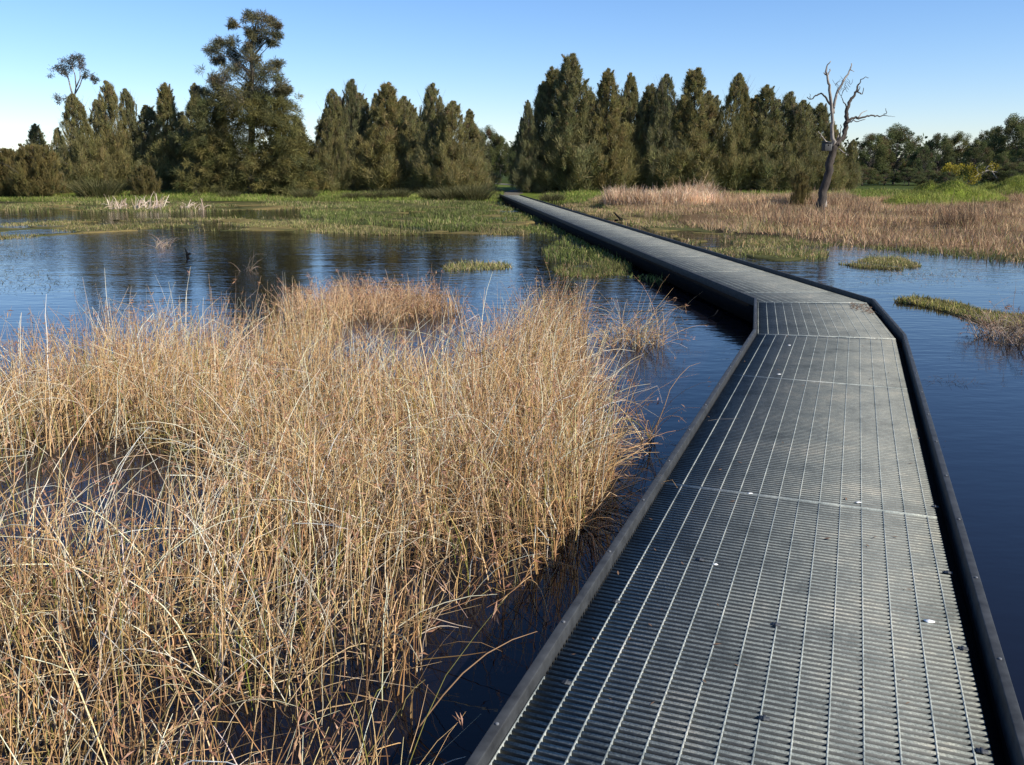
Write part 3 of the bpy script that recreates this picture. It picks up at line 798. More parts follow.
OLIVE = [(.235, .222, .10, 4), (.285, .262, .115, 3), (.17, .17, .085, 2), (.29, .24, .125, 1)]
def casuarina_meshes(seed, H=9.0, W=3.0, spire=1.0, nb=95, per=52, pal=OLIVE, base=.015):
    rng = np.random.default_rng(seed); leafc = []; leafr = []; outw = []; leafl = []
    tr = MB(); k = 14
    ax = rng.normal(0, .05 * H / 9, (k, 2)).cumsum(0) * .6; ax -= ax[0]
    zz = np.linspace(0, H * .985, k)
    axis = np.column_stack([ax, zz])
    tr.tube(axis, np.linspace(.013 * H + .03, .012, k), 7)
    def prof(t):    # half-width by height share
        return (W / 2) * (min(1, (t + .22) / .32) ** .7) * max(0, 1 - max(0, t - .15) / .86) ** (.86 * spire) * (1 + .10 * sin(11 * t + seed)) + .03
    lumps = rng.uniform(.62, 1.32, 9)
    for b in range(nb):
        t = base + (1 - base) * ((b + rng.random()) / nb) ** 1.3
        az = b * 2.39996 + rng.normal(0, .3)
        Lb = prof(t) * rng.uniform(.65, 1.18) * lumps[int((az * 1.5 + t * 4) % 9)]
        p0 = np.array([np.interp(t * H, zz, axis[:, 0]), np.interp(t * H, zz, axis[:, 1]), t * H])
        el = rng.uniform(.05, .6) + .9 * t ** 1.2 + .15
        dr = np.array([cos(az) * cos(el), sin(az) * cos(el), sin(el)]); Lr = min(Lb / max(cos(el), .3), (H * 1.01 - p0[2]) / max(.25, sin(el)) + .05)
        pts = [p0 + dr * Lr * f + np.array([0, 0, -.18 * Lr * f * f * (1 if t < .6 else .3)]) for f in (0, .35, .7, 1.0)]
        pts[3] = np.minimum(pts[3], [9e9, 9e9, H * 1.02]); 
        tr.tube(pts, [.02 + .01 * Lb, .014 + .006 * Lb, .01, .004], 4)
        m = int(3 + 6 * Lb / (W / 2))
        for j in range(m):
            f = .25 + .8 * (j + rng.random()) / m
            q = p0 + dr * Lr * f + np.array([0, 0, -.18 * Lr * f * f]) + rng.normal(0, .10 * W / 3, 3)
            q[2] = min(max(q[2], .12), H * .995)
            cx_, cy_ = np.interp(q[2], zz, axis[:, 0]), np.interp(q[2], zz, axis[:, 1]); rr_ = math.hypot(q[0] - cx_, q[1] - cy_); mr = prof(q[2] / H) * lumps[int((az * 1.5 + t * 4) % 9)] * rng.uniform(.72, 1.4)
            if rr_ > mr: q[0] = cx_ + (q[0] - cx_) * mr / rr_; q[1] = cy_ + (q[1] - cy_) * mr / rr_
            if q[2] > .5 * H and rng.random() < .38: continue
            leafc.append(q); leafr.append((.20 + .20 * rng.random()) * (W / 3.4) * (1.3 - 1.15 * min(1, q[2] / H))); outw.append(dr); leafl.append(.34 * (1.2 - .85 * q[2] / H))
    for k in range(60):  # loose upswept wisps beyond the body of the crown
        t0 = rng.uniform(.12, .95); az = rng.uniform(0, 2 * pi); rr = prof(t0) * rng.uniform(.8, 1.1); ln = rng.uniform(.25, .75) * (1.15 - .45 * t0); ou = rng.uniform(.15, .6)
        for j in range(5):
            f = j / 4; leafc.append([axis[9, 0] + cos(az) * (rr + ln * ou * f), axis[9, 1] + sin(az) * (rr + ln * ou * f), min(H * 1.0, t0 * H + ln * f)])
            leafr.append(.085 * (1 - f) + .015); outw.append((cos(az) * ou, sin(az) * ou, 1.2)); leafl.append(.24 * (1 - .6 * f))
    for j in range(12):  # leader tuft
        leafc.append([axis[-1, 0] + rng.normal(0, .012 * j), axis[-1, 1] + rng.normal(0, .012 * j), H * (1 - .011 * j)]); leafr.append(.012 + .006 * j); outw.append((0, 0, 1.6)); leafl.append(.12 + .006 * j)
    for k in range(26):  # side leaders give the ragged outline
        t0 = rng.uniform(.4, .93) ** .8; az = rng.uniform(0, 2 * pi); rr = prof(t0) * rng.uniform(.55, 1.05); hh = H * rng.uniform(.07, .19)
        for j in range(12):
            f = j / 11; leafc.append([axis[8, 0] + cos(az) * rr * (1 - .25 * f), axis[8, 1] + sin(az) * rr * (1 - .25 * f), min(H * (.97 - .1 * rr), t0 * H + hh * f)])
            leafr.append(.15 * (1 - f) + .01); outw.append((cos(az) * .4, sin(az) * .4, 1.3)); leafl.append(.26 * (1 - f) + .09)
    v, q, t, c = sprays(np.array(leafc), np.array(leafr), per, np.array(leafl) * 1.15, .0105, pal, rng, 1.15, .1, np.array(outw), .4, (.66, .66, 1.6))
    return (fast_mesh("crown", v, q, t, c, M_LEAF), tr.mesh("trunk", M_BARK))
PROTO = {}
def proto(kind):
    if kind in PROTO: return PROTO[kind]
    K, s = kind
    if K == 'spire': r = casuarina_meshes(100 + s, 9, 3.5, 1.05, 150)
    elif K == 'full': r = casuarina_meshes(200 + s, 9, 4.6, .9, 190, 50)
    elif K == 'bush': r = casuarina_meshes(300 + s, 4, 4.2, .45, 90, 60, [(.19, .155, .062, 4), (.23, .19, .075, 3), (.13, .12, .05, 2)], .0)
    elif K == 'gum': r = gum_meshes(400 + s)
    PROTO[kind] = r
    return r
def gum_meshes(seed, H=9.0, W=8.0, pal=None, ncl=95, per=150, low=-.06):
    rng = np.random.default_rng(seed); tr = MB(); cl = []; rd = []
    pal = pal or [(.09, .105, .038, 4), (.12, .135, .05, 3), (.16, .16, .06, 1.5), (.15, .105, .06, 1)]
    fork = np.array([rng.normal(0, .2), rng.normal(0, .2), H * .28])
    tr.tube([(0, 0, -.1), fork * .5 + rng.normal(0, .05, 3), fork], [.2, .16, .13], 8)
    for k in range(ncl):
        th = rng.uniform(0, 2 * pi); u = rng.uniform(-.55, 1); rr = sqrt(max(0, 1 - u * u)) * rng.uniform(.55, 1.05)
        c = np.array([cos(th) * rr * W / 2, sin(th) * rr * W / 2, H * (low + .1) + (H * (1 - low - .18)) * (.42 + .56 * u * rng.uniform(.7, 1.05))])
        c[2] = max(c[2], H * low)
        cl.append(c); rd.append(rng.uniform(.45, .95))
        mid = fork * .5 + c * .5 + rng.normal(0, .35, 3)
        tr.tube([fork, (fork + mid) / 2 + rng.normal(0, .12, 3), mid, c], [.05, .035, .022, .01], 5)
    v, q, t, c = sprays(np.array(cl), np.array(rd), per * 2, .2, .038, pal, rng, 0, .5, None)
    return (fast_mesh("crown", v, q, t, c, M_LEAF), tr.mesh("trunk", M_BARK))
def tree(name, label, cat, group, px, top, base, d, kind, wscale=1.0, protoH=9.0, seed=0):
    """stands at distance d, its foot on the ground, its top where the photo has it"""
    p = D(px, base, d); z0 = float(height(p[0], p[1])) - .05
    if name == 'casuarina_tree': wscale *= (.82 if 468 < px < 536 else 1.14)
    ztop = D(px, top, d)[2]; H = ztop - z0
    s = H / protoH
    e = empty(name, (p[0], p[1], z0), (seed * 2.4 + px * .37) % (2 * pi))
    e.rotation_euler[0] = .045 * sin(seed * 5.1 + px); e.rotation_euler[1] = .045 * cos(seed * 3.7 + px); wscale *= 1 + .13 * sin(px * 1.9 + seed)
    tag(e, label, cat, group)
    for me, nm in zip(proto(kind), ("crown", "trunk")):
        o = link(nm, me, e); o.scale = (s * wscale, s * wscale, s)
    return e
ORD = ["first", "second", "third", "fourth", "fifth", "sixth", "seventh", "eighth", "ninth", "tenth", "eleventh", "twelfth", "thirteenth", "fourteenth", "fifteenth", "sixteenth", "seventeenth", "eighteenth", "nineteenth", "twentieth", "twenty-first", "twenty-second"]
# tall row right of the boardwalk: x, top, distance, kind, width
ROW = [(524, 118, 62, ('spire', 0), 1.0), (531, 101, 60, ('spire', 1), 1.15), (543, 82, 61, ('spire', 2), 1.0), (558, 68, 62, ('spire', 3), .95), (574, 55, 60, ('spire', 0), 1.05), (590, 92, 63, ('full', 0), .8),
       (605, 70, 60, ('spire', 1), 1.1), (618, 95, 63, ('full', 1), .75), (630, 73, 61, ('spire', 2), .95), (647, 84, 62, ('spire', 3), 1.05), (663, 75, 60, ('full', 0), .68), (676, 96, 63, ('full', 1), .7), (689, 69, 60, ('spire', 0), 1.15),
       (706, 92, 62, ('full', 1), .75), (727, 74, 60, ('full', 0), .72), (746, 96, 62, ('spire', 2), 1.3), (762, 86, 60, ('spire', 1), 1.3), (782, 92, 61, ('full', 1), .78), (798, 101, 60, ('full', 0), .85), (814, 104, 62, ('spire', 3), 1.3), (830, 122, 60, ('full', 1), .8), (846, 140, 61, ('full', 0), .7)]
for k, (x, t, d, kd, w) in enumerate(ROW):
    ex = {4: "tallest dark casuarina, ", 0: "short dark casuarina, ", 21: "shortest casuarina, "}.get(k, "slender spired casuarina, " if kd[0] == 'spire' else "broad feathery casuarina, ")
    tree("casuarina_tree", ex + ORD[k] + " from the boardwalk in the tall right row", "tree", "tall casuarina row right of the boardwalk", x, t, 191, d, kd, w, 9.0, k)
# group just left of the path gap
MIDG = [(326, 108, 62, ('spire', 2), 1.2), (334, 90, 60, ('full', 0), .7), (350, 80, 61, ('full', 1), .75), (366, 94, 62, ('spire', 0), 1.3), (387, 82, 60, ('spire', 3), 1.35), (404, 97, 62, ('full', 0), .8), (418, 104, 63, ('spire', 1), 1.3),
        (434, 84, 59, ('full', 1), .9), (452, 102, 58, ('full', 0), .95), (470, 110, 59, ('spire', 2), 1.6), (481, 132, 61, ('spire', 1), 1.5)]
for k, (x, t, d, kd, w) in enumerate(MIDG):
    tree("casuarina_tree", ("slim" if kd[0] == 'spire' else "bushy") + " dark casuarina, " + ORD[k] + " from the left in the clump left of the path gap", "tree", "casuarina clump left of the path gap", x, t, 191, d, kd, w, 9.0, k + 40)
for k in range(3, 21):      # a second rank closes the gaps between the front trees
    (xa, ta), (xb, tb) = ROW[k][:2], ROW[k + 1][:2]
    tree("casuarina_tree", "rear casuarina filling the gap between the " + ORD[k] + " and " + ORD[k + 1] + " of the right row", "tree", "tall casuarina row right of the boardwalk", (xa + xb) / 2 + 2 * sin(k * 2.3), max(ta, tb) + 5 + 4 * sin(k * 1.7), 191, 65.5 + (k % 3), ('full', k % 2), .62, 9.0, k + 200)
for k in range(0, 8):
    (xa, ta), (xb, tb) = MIDG[k][:2], MIDG[k + 1][:2]
    tree("casuarina_tree", "rear casuarina between the " + ORD[k] + " and " + ORD[k + 1] + " of the clump left of the path", "tree", "casuarina clump left of the path gap", (xa + xb) / 2, max(ta, tb) + 4 + 4 * sin(k * 1.7), 191, 65.5 + (k % 3), ('full', k % 2), .68, 9.0, k + 230)
LEFTG = [(42, 124, 66, ('spire', 1), 1.2, "dark pointed casuarina behind the two olive bushes at the far left"), (62, 128, 64, ('full', 1), .8, "low dark casuarina between the far left bushes and the lit olive one"),
         (84, 95, 60, ('full', 0), .85, "lit olive casuarina directly beneath the bare-stemmed gum's top"), (104, 100, 63, ('full', 1), .8, "olive casuarina just right of the one beneath the bare-stemmed gum"), (118, 82, 61, ('full', 1), .72, "tallest pale olive casuarina midway between the gum and the tall tree"),
         (136, 90, 62, ('full', 0), .75, "feathery casuarina right behind the small round casuarina bush"), (154, 106, 62, ('spire', 0), 1.3, "dim shorter casuarina in the dip of the left tree line"), (172, 84, 61, ('spire', 3), 1.2, "narrow pointed casuarina two left of the tall ragged tree"),
         (187, 112, 63, ('full', 1), .8, "shadowed low casuarina wedged left of the tall ragged tree"), (203, 84, 64, ('spire', 2), 1.0, "thin spire rising behind the left shoulder of the tall ragged tree"), (222, 108, 64, ('full', 0), .9, "dark casuarina directly behind the tall ragged tree"),
         (284, 112, 61, ('full', 1), .75, "olive casuarina against the right side of the tall ragged tree"), (303, 118, 62, ('spire', 1), 1.1, "small spired casuarina ending the left tree line on its right")]
for k, (x, t, d, kd, w, lab) in enumerate(LEFTG):
    tree("casuarina_tree", lab, "tree", "casuarinas of the left tree line", x, t, 191, d, kd, w, 9.0, k + 80)
for k, (x, t, d, w, lab) in enumerate([(8, 150, 56, 1.0, "round olive brown bush cut by the photo's left edge"), (38, 146, 55, 1.05, "round olive brown bush, second from the photo's left edge"), (146, 166, 55, .8, "small round casuarina bush on the bank in front of the left tree line"),
                                   (-30, 142, 58, 1.2, "olive bush standing wholly beyond the left edge"), (668, 178, 56, .7, "low olive bush at the foot of the tall right row"), (310, 172, 58, .7, "pale low bush in the gap right of the tall ragged tree"),
                                   (800, 172, 42, .55, "small olive bush with bare stems just left of the dead tree")]):
    if k == 3: continue
    tree("bush", lab, "bush", "round bushes on the banks", x, t, 194, d, ('bush', k % 2), w, 4.0, k)
# gums far right and in the path gap
RG = [(868, 128, 80, .85, "dark rounded gum nearest the dead tree"), (893, 122, 82, .9, "tallest dark gum of the nearer pair right of the dead tree"), (918, 142, 78, .75, "lower gum between the dark gums and the yellow wattle"), (934, 128, 92, .75, "pale green gum behind, left of the yellow wattle"),
      (955, 130, 95, .8, "mid green gum rising straight above the yellow wattle"), (975, 136, 88, .8, "gum with bare pale limbs just right of the yellow wattle"), (988, 121, 94, .85, "broad gum, second tallest at the right edge"), (1008, 112, 90, .9, "tallest gum at the photo's right edge"), (1024, 134, 84, .9, "dark gum cut by the photo's right edge"),
      (1052, 118, 88, .9, "gum just outside the right edge"), (948, 156, 80, .6, "low bushy gum immediately left of the yellow wattle"), (998, 150, 80, .7, "low bushy gum below the tallest right-edge gum"), (904, 158, 80, .6, "low shrubby gum at the foot of the nearer dark pair")]
for k, (x, t, d, w, lab) in enumerate(RG):
    tree("gum_tree", lab, "tree", "gums along the right horizon", x, t, 186, d, ('gum', k % 3), w, 9.0, k)
GG = [(487, 124, 92, .6, "brown tinged gum seen above the clump's right end, left of the path gap"), (500, 132, 96, .6, "gum in the path gap, its trunk showing against the sky"), (512, 142, 104, .6, "lowest distant gum in the path gap"), (478, 128, 98, .6, "distant gum mostly hidden behind the clump left of the path gap"), (522, 128, 90, .55, "distant gum half hidden by the right row's first tree")]
for k, (x, t, d, w, lab) in enumerate(GG):
    tree("gum_tree", lab, "tree", "distant gums in the path gap", x, t, 186, d, ('gum', (k + 1) % 3), w, 9.0, k + 7)
for k, (x, t, d, w, lab) in enumerate([(862, 164, 74, .8, "dark shrub on the horizon just right of the dead tree"), (884, 168, 76, .9, "low shrub under the dark rounded gum"), (908, 166, 75, .8, "low shrub under the nearer gum pair's right side"),
        (930, 168, 76, .8, "low green shrub two left of the yellow wattle"), (946, 171, 73, .6, "smallest shrub, touching the yellow wattle's left side"), (992, 168, 78, .9, "low shrub behind the pale fallen limb"), (1014, 160, 76, .9, "leafy shrub under the tallest right-edge gum"),
        (494, 172, 74, .6, "shrub left of the dirt path in the path gap"), (516, 168, 78, .6, "shrub straight behind the dirt path in the path gap")]):
    tree("shrub", lab, "shrub", "shrubs under the horizon gums", x, t, 187, d, ('gum', k % 3), w * 1.9, 9.0, k + 3)
# yellow wattle
rg = np.random.default_rng(77)
p = D(965, 186, 74); z0 = float(height(p[0], p[1])); e = empty("wattle_bush", (p[0], p[1], z0)); tag(e, "small yellow flowering wattle bush in front of the right-hand gums", "bush")
cl = np.column_stack([rg.normal(0, .75, 24), rg.normal(0, .6, 24), rg.uniform(.4, 1.7, 24)])
v, q, t, c = sprays(cl, rg.uniform(.25, .5, 24), 110, .12, .035, [(.34, .27, .03, 3), (.22, .19, .03, 2), (.1, .12, .03, 1)], rg)
link("crown", fast_mesh("crown", v, q, t, c, M_LEAF), e)
m = MB()
for k in range(6): m.tube([(0, 0, -.1), cl[k] * .5, cl[k]], [.05, .03, .01], 5)
m.build("trunk", M_BARK, e)
# distant wood behind everything, keeps the horizon closed
rg = np.random.default_rng(78)
nW = 420; xs = rg.uniform(-150, 190, nW); ys = rg.uniform(118, 175, nW) 
cl = []; rd = []
for x, y in zip(xs, ys):
    hh = rg.uniform(3, 5.5)
    for j in range(7): cl.append((x + rg.normal(0, 1.5), y + rg.normal(0, 1.5), .3 + hh * rg.uniform(.1, 1))); rd.append(rg.uniform(.9, 1.7))
v, q, t, c = sprays(np.array(cl), np.array(rd), 34, .5, .16, [(.05, .07, .03, 3), (.08, .09, .035, 2)], rg)
o = link("far_woods", fast_mesh("far_woods", v, q, t, c, M_LEAF)); tag(o, "dark continuous wood low on the horizon behind all the nearer trees", "woods", None, "stuff")

# ---- the tall ragged tree on the left
d0 = 58.0
def Z1(x, y, dd=0.0): return D(x / 3.0, y / 3.0, d0 + dd)       # coordinates read off a threefold enlargement
foot = D(252, 195, d0); foot[2] = float(height(foot[0], foot[1])) - .1
e = empty("tall_ragged_tree", tuple(foot)); tag(e, "tallest tree of the left line, ragged tufted top above a dense drooping skirt", "tree")
rg = np.random.default_rng(91)
tufts = [(740, 50, 24, 1), (775, 52, 30, -1), (810, 62, 24, 0), (700, 72, 18, 0), (780, 92, 34, 1), (745, 100, 22, -1), (832, 108, 20, 1), (830, 78, 14, -1), (815, 130, 22, 0), (770, 130, 30, 1), (640, 150, 28, -1), (660, 128, 22, 1), (690, 125, 24, 0), (690, 165, 34, 0),
         (650, 185, 26, 1), (740, 150, 26, -1), (715, 190, 34, 1), (760, 180, 34, -2), (800, 200, 34, 0), (830, 200, 24, 1), (690, 225, 40, -1), (735, 230, 44, 1), (785, 235, 44, 0), (835, 245, 36, -1), (640, 240, 26, 0), (660, 270, 36, 1), (845, 280, 26, 1), (620, 290, 26, 0),
         (700, 280, 50, -2), (760, 285, 50, 1), (805, 290, 40, 2), (640, 320, 40, 1), (860, 268, 16, 0), (600, 270, 14, 1)]
cl = []; rdd = []; tm = MB(); ax = [foot - foot]
axis = [(752, 590), (748, 500), (756, 400), (752, 300), (757, 220), (753, 150), (762, 90), (775, 55)]
AX = np.array([Z1(a, b, .4 * sin(k)) for k, (a, b) in enumerate(axis)]) - foot; AX[0] = (0, 0, -.1)
tm.tube(AX, np.linspace(.28, .03, len(AX)), 9)
mpp = d0 / FPX / 3.0
for (x, y, r, dp) in tufts:
    c = Z1(x, y, dp * .9 + rg.normal(0, .5)) - foot
    for j in range(int(5 + r / 5)):
        o_ = rg.normal(0, 1, 3); o_ /= np.linalg.norm(o_); cl.append(c + o_ * r * mpp * rg.uniform(.2, 1.0) * np.array([1, 1, .75])); rdd.append(r * mpp * rg.uniform(.3, .55))
    zi = c[2] - .9 - .3 * abs(c[0]); a0 = np.array([np.interp(zi, AX[:, 2], AX[:, 0]), np.interp(zi, AX[:, 2], AX[:, 1]), zi])
    tm.tube([a0, a0 * .5 + c * .5 + rg.normal(0, .12, 3) + np.array([0, 0, .1]), c], [.045, .028, .01], 5)
v, q, t, c = sprays(np.array(cl), np.array(rdd), 95, .25, .013, [(.16, .145, .068, 4), (.20, .17, .08, 3), (.10, .10, .05, 2), (.22, .16, .09, 1.5)], rg, .2, .2)
link("crown", fast_mesh("crown", v, q, t, c, M_LEAF), e)
tm.build("trunk", M_BARK, e, smooth=True)
# its drooping lower skirt: several leaders of foliage around the trunk
cl = []; rdd = []; ow = []
for (x, y, sx) in [(600, 560, 60), (640, 470, 60), (620, 420, 45), (680, 380, 70), (740, 350, 70), (800, 340, 60), (850, 360, 45), (880, 420, 45), (900, 500, 45), (850, 470, 70), (780, 450, 80), (700, 470, 80), (720, 550, 80), (800, 550, 80), (870, 560, 60), (660, 560, 60), (640, 350, 45), (760, 500, 80), (905, 560, 35), (690, 310, 50), (770, 320, 55), (830, 320, 40)]:
    for j in range(52):
        rr = rg.normal(0, .5, 3); c = Z1(x, y, 0) - foot + np.array([rr[0] * sx * mpp, rg.normal(0, 1.15), rr[2] * sx * mpp * 1.1])
        if c[2] < .15: c[2] = rg.uniform(.15, .8)
        cl.append(c); rdd.append(rg.uniform(.16, .34)); ow.append((c[0], c[1], 1.2))
ow = np.array(ow); ow /= np.linalg.norm(ow, axis=1)[:, None]
v, q, t, c = sprays(np.array(cl), np.array(rdd), 80, .34, .012, [(.15, .145, .055, 4), (.20, .178, .066, 3), (.10, .105, .045, 2)], rg, .2, .6, ow, .5)
link("crown", fast_mesh("crown", v, q, t, c, M_LEAF), e)["label"] = "dense drooping skirt of foliage"
# ---- thin gum top at the far left
d0 = 63.0; foot = D(72, 191, d0); foot[2] = float(height(foot[0], foot[1])) - .1
e = empty("gum_tree", tuple(foot)); tag(e, "thin bare-stemmed gum whose small tufted top pokes above the far left trees", "tree")
tm = MB(); cl = []; rdd = []
F = lambda x, y, dd=0: Z1(x, y, dd) - foot
stem = [(216, 573), (212, 480), (218, 380), (222, 300)]
S = [F(a, b) for a, b in stem]; S[0][2] = -.1
tm.tube(S, [.17, .14, .11, .09], 8)
for pl, r in (([(222, 300), (212, 265), (205, 235), (190, 212), (160, 210)], .07), ([(222, 300), (228, 260), (225, 225), (215, 195), (210, 180)], .06), ([(226, 280), (240, 255), (248, 230), (262, 228), (282, 232)], .05), ([(228, 262), (240, 235), (240, 205), (235, 180)], .05), ([(205, 235), (195, 215), (185, 205)], .03), ([(218, 300), (190, 295), (170, 294)], .04)):
    pts = [F(a, b, rg.normal(0, .3)) for a, b in pl]; pts[0] = F(*pl[0]); tm.tube(pts, np.linspace(r, .012, len(pts)), 5)
    cl.append(pts[-1]); rdd.append(.35); cl.append(pts[-2] + rg.normal(0, .1, 3)); rdd.append(.25)
for (x, y, r) in [(165, 212, 14), (185, 205, 20), (205, 188, 22), (225, 180, 20), (245, 185, 20), (215, 205, 20), (240, 205, 20), (255, 228, 12), (285, 232, 10), (175, 292, 14), (200, 220, 16), (250, 200, 16), (225, 168, 12), (284, 240, 8)]:
    c0 = F(x, y, rg.normal(0, .6))
    for j in range(3): cl.append(c0 + rg.normal(0, r * mpp * .5, 3)); rdd.append(r * mpp * .55)
v, q, t, c = sprays(np.array(cl), np.array(rdd), 70, .15, .016, [(.09, .075, .05, 3), (.12, .09, .065, 2), (.06, .065, .035, 2)], rg, 0, .3)
link("crown", fast_mesh("crown", v, q, t, c, M_LEAF), e)
tm.build("trunk", M_PALEBARK, e)

# ---- tussocks on the banks
tuss = None
TP = [(98, 194, 55, 1.15, "broad spiky sedge tussock on the bank below the lit olive casuarinas"), (352, 193, 53, .5, "leftmost low sedge tussock before the clump left of the path gap"), (375, 194, 53, .6, "low sedge tussock, second from the left before the clump"), (398, 193, 54, .6, "low sedge tussock midway along the clump's foot"),
      (432, 193, 53, .65, "low sedge tussock before the lit bushy casuarina"), (452, 194, 52, .8, "tall sedge tussock left of the widest one at the boardwalk's end"), (474, 195, 52, .95, "widest sedge tussock beside the boardwalk's far end"), (305, 193, 54, .6, "straw topped tussock right of the tall ragged tree"),
      (552, 196, 51, .6, "sedge tussock on the bank just right of the boardwalk's far end"), (230, 194, 54, .5, "small tussock at the tall ragged tree's foot")]
rg = np.random.default_rng(63)
for k, (x, y, d, s, lab) in enumerate(TP):
    if tuss is None:
        n = 900; an = rg.uniform(0, 2 * pi, n); rr = rg.random(n) ** .6 * .75
        base = np.column_stack([np.cos(an) * rr, np.sin(an) * rr, np.zeros(n)])
        v, q, c, _ = strands(base, rg.uniform(.7, 1.35, n), .15 + rr * .55 + rg.normal(0, .1, n), rg.normal(.6, .2, n), an + rg.normal(0, .4, n), np.full(n, .012), 4, pick([(.12, .115, .045, 3), (.17, .15, .065, 2), (.09, .09, .035, 2)], n, rg), None, 2, None, .03, rg)
        a = Acc(); a.add(v, q, c); tuss = o = a.build("sedge_tussock", M_GRASS)
    else:
        o = tuss.copy(); COL.objects.link(o)
    p = D(x, y, d); o.location = (p[0], p[1], float(height(p[0], p[1])) - .03); o.rotation_euler = (0, 0, k * 1.3); o.scale = (s * 1.25, s * 1.1, s * .95)
    tag(o, lab, "tussock", "sedge tussocks along the far bank")

# ------------------------------------------------------------------ the dead tree
d0 = 38.0
def Q8(x, y, dd=0.0): return D(780 + x / 4.5, 50 + y / 4.5, d0 + dd)
foot = Q8(178, 712); foot[2] = float(height(foot[0], foot[1])) - .08
e = empty("dead_tree", tuple(foot)); tag(e, "bare leafless dead tree leaning right on the dry marsh flat", "dead tree")
rg = np.random.default_rng(17)
mpp = d0 / FPX / 4.5
def limb(mb, pts, r0, r1, dep=0.0, n=8, wob=.06):
    P = [];
    for k, (x, y) in enumerate(pts):
        P.append(Q8(x, y, dep * k / max(1, len(pts) - 1) ) - foot)
    P = np.array(P)
    # subdivide with slight irregularity
    t = np.linspace(0, len(P) - 1, (len(P) - 1) * 3 + 1); PP = np.column_stack([np.interp(t, range(len(P)), P[:, k]) for k in range(3)])
    PP[1:-1] += rg.normal(0, .012 + min(r0, .09) * .08, PP[1:-1].shape)
    mb.tube(PP, np.linspace(r0, r1, len(PP)) * rg.uniform(.92, 1.08, len(PP)), n, wob=wob)
tm = MB()
limb(tm, [(176, 725), (186, 690), (200, 620), (214, 560), (227, 500), (238, 455), (246, 430)], .205, .135, 0, 12, .02)
tb = tm.build("trunk", M_DEADWOOD, e, smooth=True)
br = [([(240, 445), (238, 400), (236, 340), (238, 290), (228, 220), (220, 160), (212, 115), (206, 95)], .085, .04, -.5, 1),
      ([(206, 100), (212, 75), (228, 50)], .04, .018, .1, 1), ([(212, 115), (222, 100), (226, 85)], .03, .018, .1, 1), ([(208, 110), (196, 102)], .03, .02, 0, 1),
      ([(240, 285), (246, 230), (262, 180), (282, 140), (304, 112), (316, 88), (322, 60)], .065, .022, .6, 1), ([(316, 88), (334, 98)], .022, .008, 0, 1),
      ([(236, 262), (218, 232), (204, 208), (184, 196), (166, 200), (152, 218), (136, 220), (122, 212)], .045, .016, -.4, 0), ([(136, 220), (132, 196)], .016, .006, 0, 0),
      ([(244, 440), (262, 415), (284, 395), (298, 350), (300, 300), (302, 262), (312, 236), (328, 212), (344, 184), (352, 156)], .13, .035, .9, 0),
      ([(346, 184), (360, 196), (372, 200), (376, 170)], .03, .012, .2, 0), ([(352, 156), (366, 134), (384, 122), (400, 124)], .028, .008, .2, 0), ([(340, 195), (356, 178), (358, 164)], .026, .012, -.1, 0),
      ([(300, 262), (292, 240), (280, 222), (276, 208)], .028, .01, -.3, 0), ([(276, 208), (286, 180), (300, 170)], .012, .006, -.1, 0), ([(276, 208), (262, 190), (258, 170), (250, 150)], .012, .005, .1, 0), ([(262, 190), (276, 165), (280, 148)], .009, .004, .1, 0),
      ([(300, 330), (316, 312), (340, 304), (362, 306), (392, 296), (420, 296), (446, 298), (468, 294)], .06, .018, .8, 0), ([(468, 294), (478, 282), (476, 262)], .02, .008, 0, 0), ([(468, 294), (490, 298), (518, 300)], .014, .005, .2, 0), ([(350, 305), (366, 284), (392, 272)], .026, .01, .3, 1),
      ([(304, 330), (330, 318), (352, 322), (384, 312)], .03, .012, -.5, 1), ([(236, 425), (214, 420), (202, 408), (186, 385), (172, 366)], .05, .016, -.6, 1), ([(256, 400), (270, 370), (276, 345), (272, 335)], .026, .012, .3, 1),
      ([(264, 445), (284, 460), (308, 474)], .03, .012, -.4, 1), ([(236, 385), (230, 360), (240, 345)], .02, .012, .2, 1), ([(240, 442), (252, 425), (268, 430)], .09, .06, -.1, 0)]
for pts, r0, r1, dep, pale in br:
    b = MB(); limb(b, pts, r0, r1, dep, 7); b.build("branch", M_SILVERWOOD if pale else M_DEADWOOD, e, smooth=True)
# fine twigs behind the fork
for k in range(16):
    x, y = rg.uniform(245, 320), rg.uniform(140, 200); b = MB()
    a_ = rg.uniform(-1.2, 1.2); limb(b, [(x, y), (x + 12 * sin(a_), y - 14), (x + 26 * sin(a_) + rg.normal(0, 5), y - 26)], .009, .004, .2, 4); b.build("twig", M_DEADWOOD, e)
# pale patch low on the trunk, painting in sunlight on its right side
b = MB(); limb(b, [(196, 706), (202, 680), (207, 655)], .11, .03, -.05, 8); b.build("sunlit_wood_patch", M_SILVERWOOD, e, smooth=True)
# nest box strapped to the trunk
c = Q8(212, 435, -.32); bx = empty("nest_box", (c[0], c[1], c[2] - .17), radians(12)); tag(bx, "dark wooden nest box hung on the dead tree below its fork", "nest box")
m = MB(); m.box(-.17, .13, -.13, .13, 0, .33); with_bevel(m.build("box_body", M_BOX, bx), .006)
m = MB(); m.box(.132, .15, -.11, .11, .02, .30); m.build("side_panel", M_BOXPALE, bx)
m = MB(); m.hexa([(-.2, -.18, .335), (.17, -.18, .335), (.17, .16, .36), (-.2, .16, .36)], [(-.2, -.18, .355), (.17, -.18, .355), (.17, .16, .385), (-.2, .16, .385)]); m.build("lid", M_BOX, bx)
m = MB(); m.tube([(-.02, -.129, .23), (-.02, -.134, .23)], .035, 14); m.build("entrance_hole", M_FASCIA, bx)
m = MB(); m.box(-.03, .03, .13, .36, .1, .14); m.build("bracket", M_FASCIA, bx)

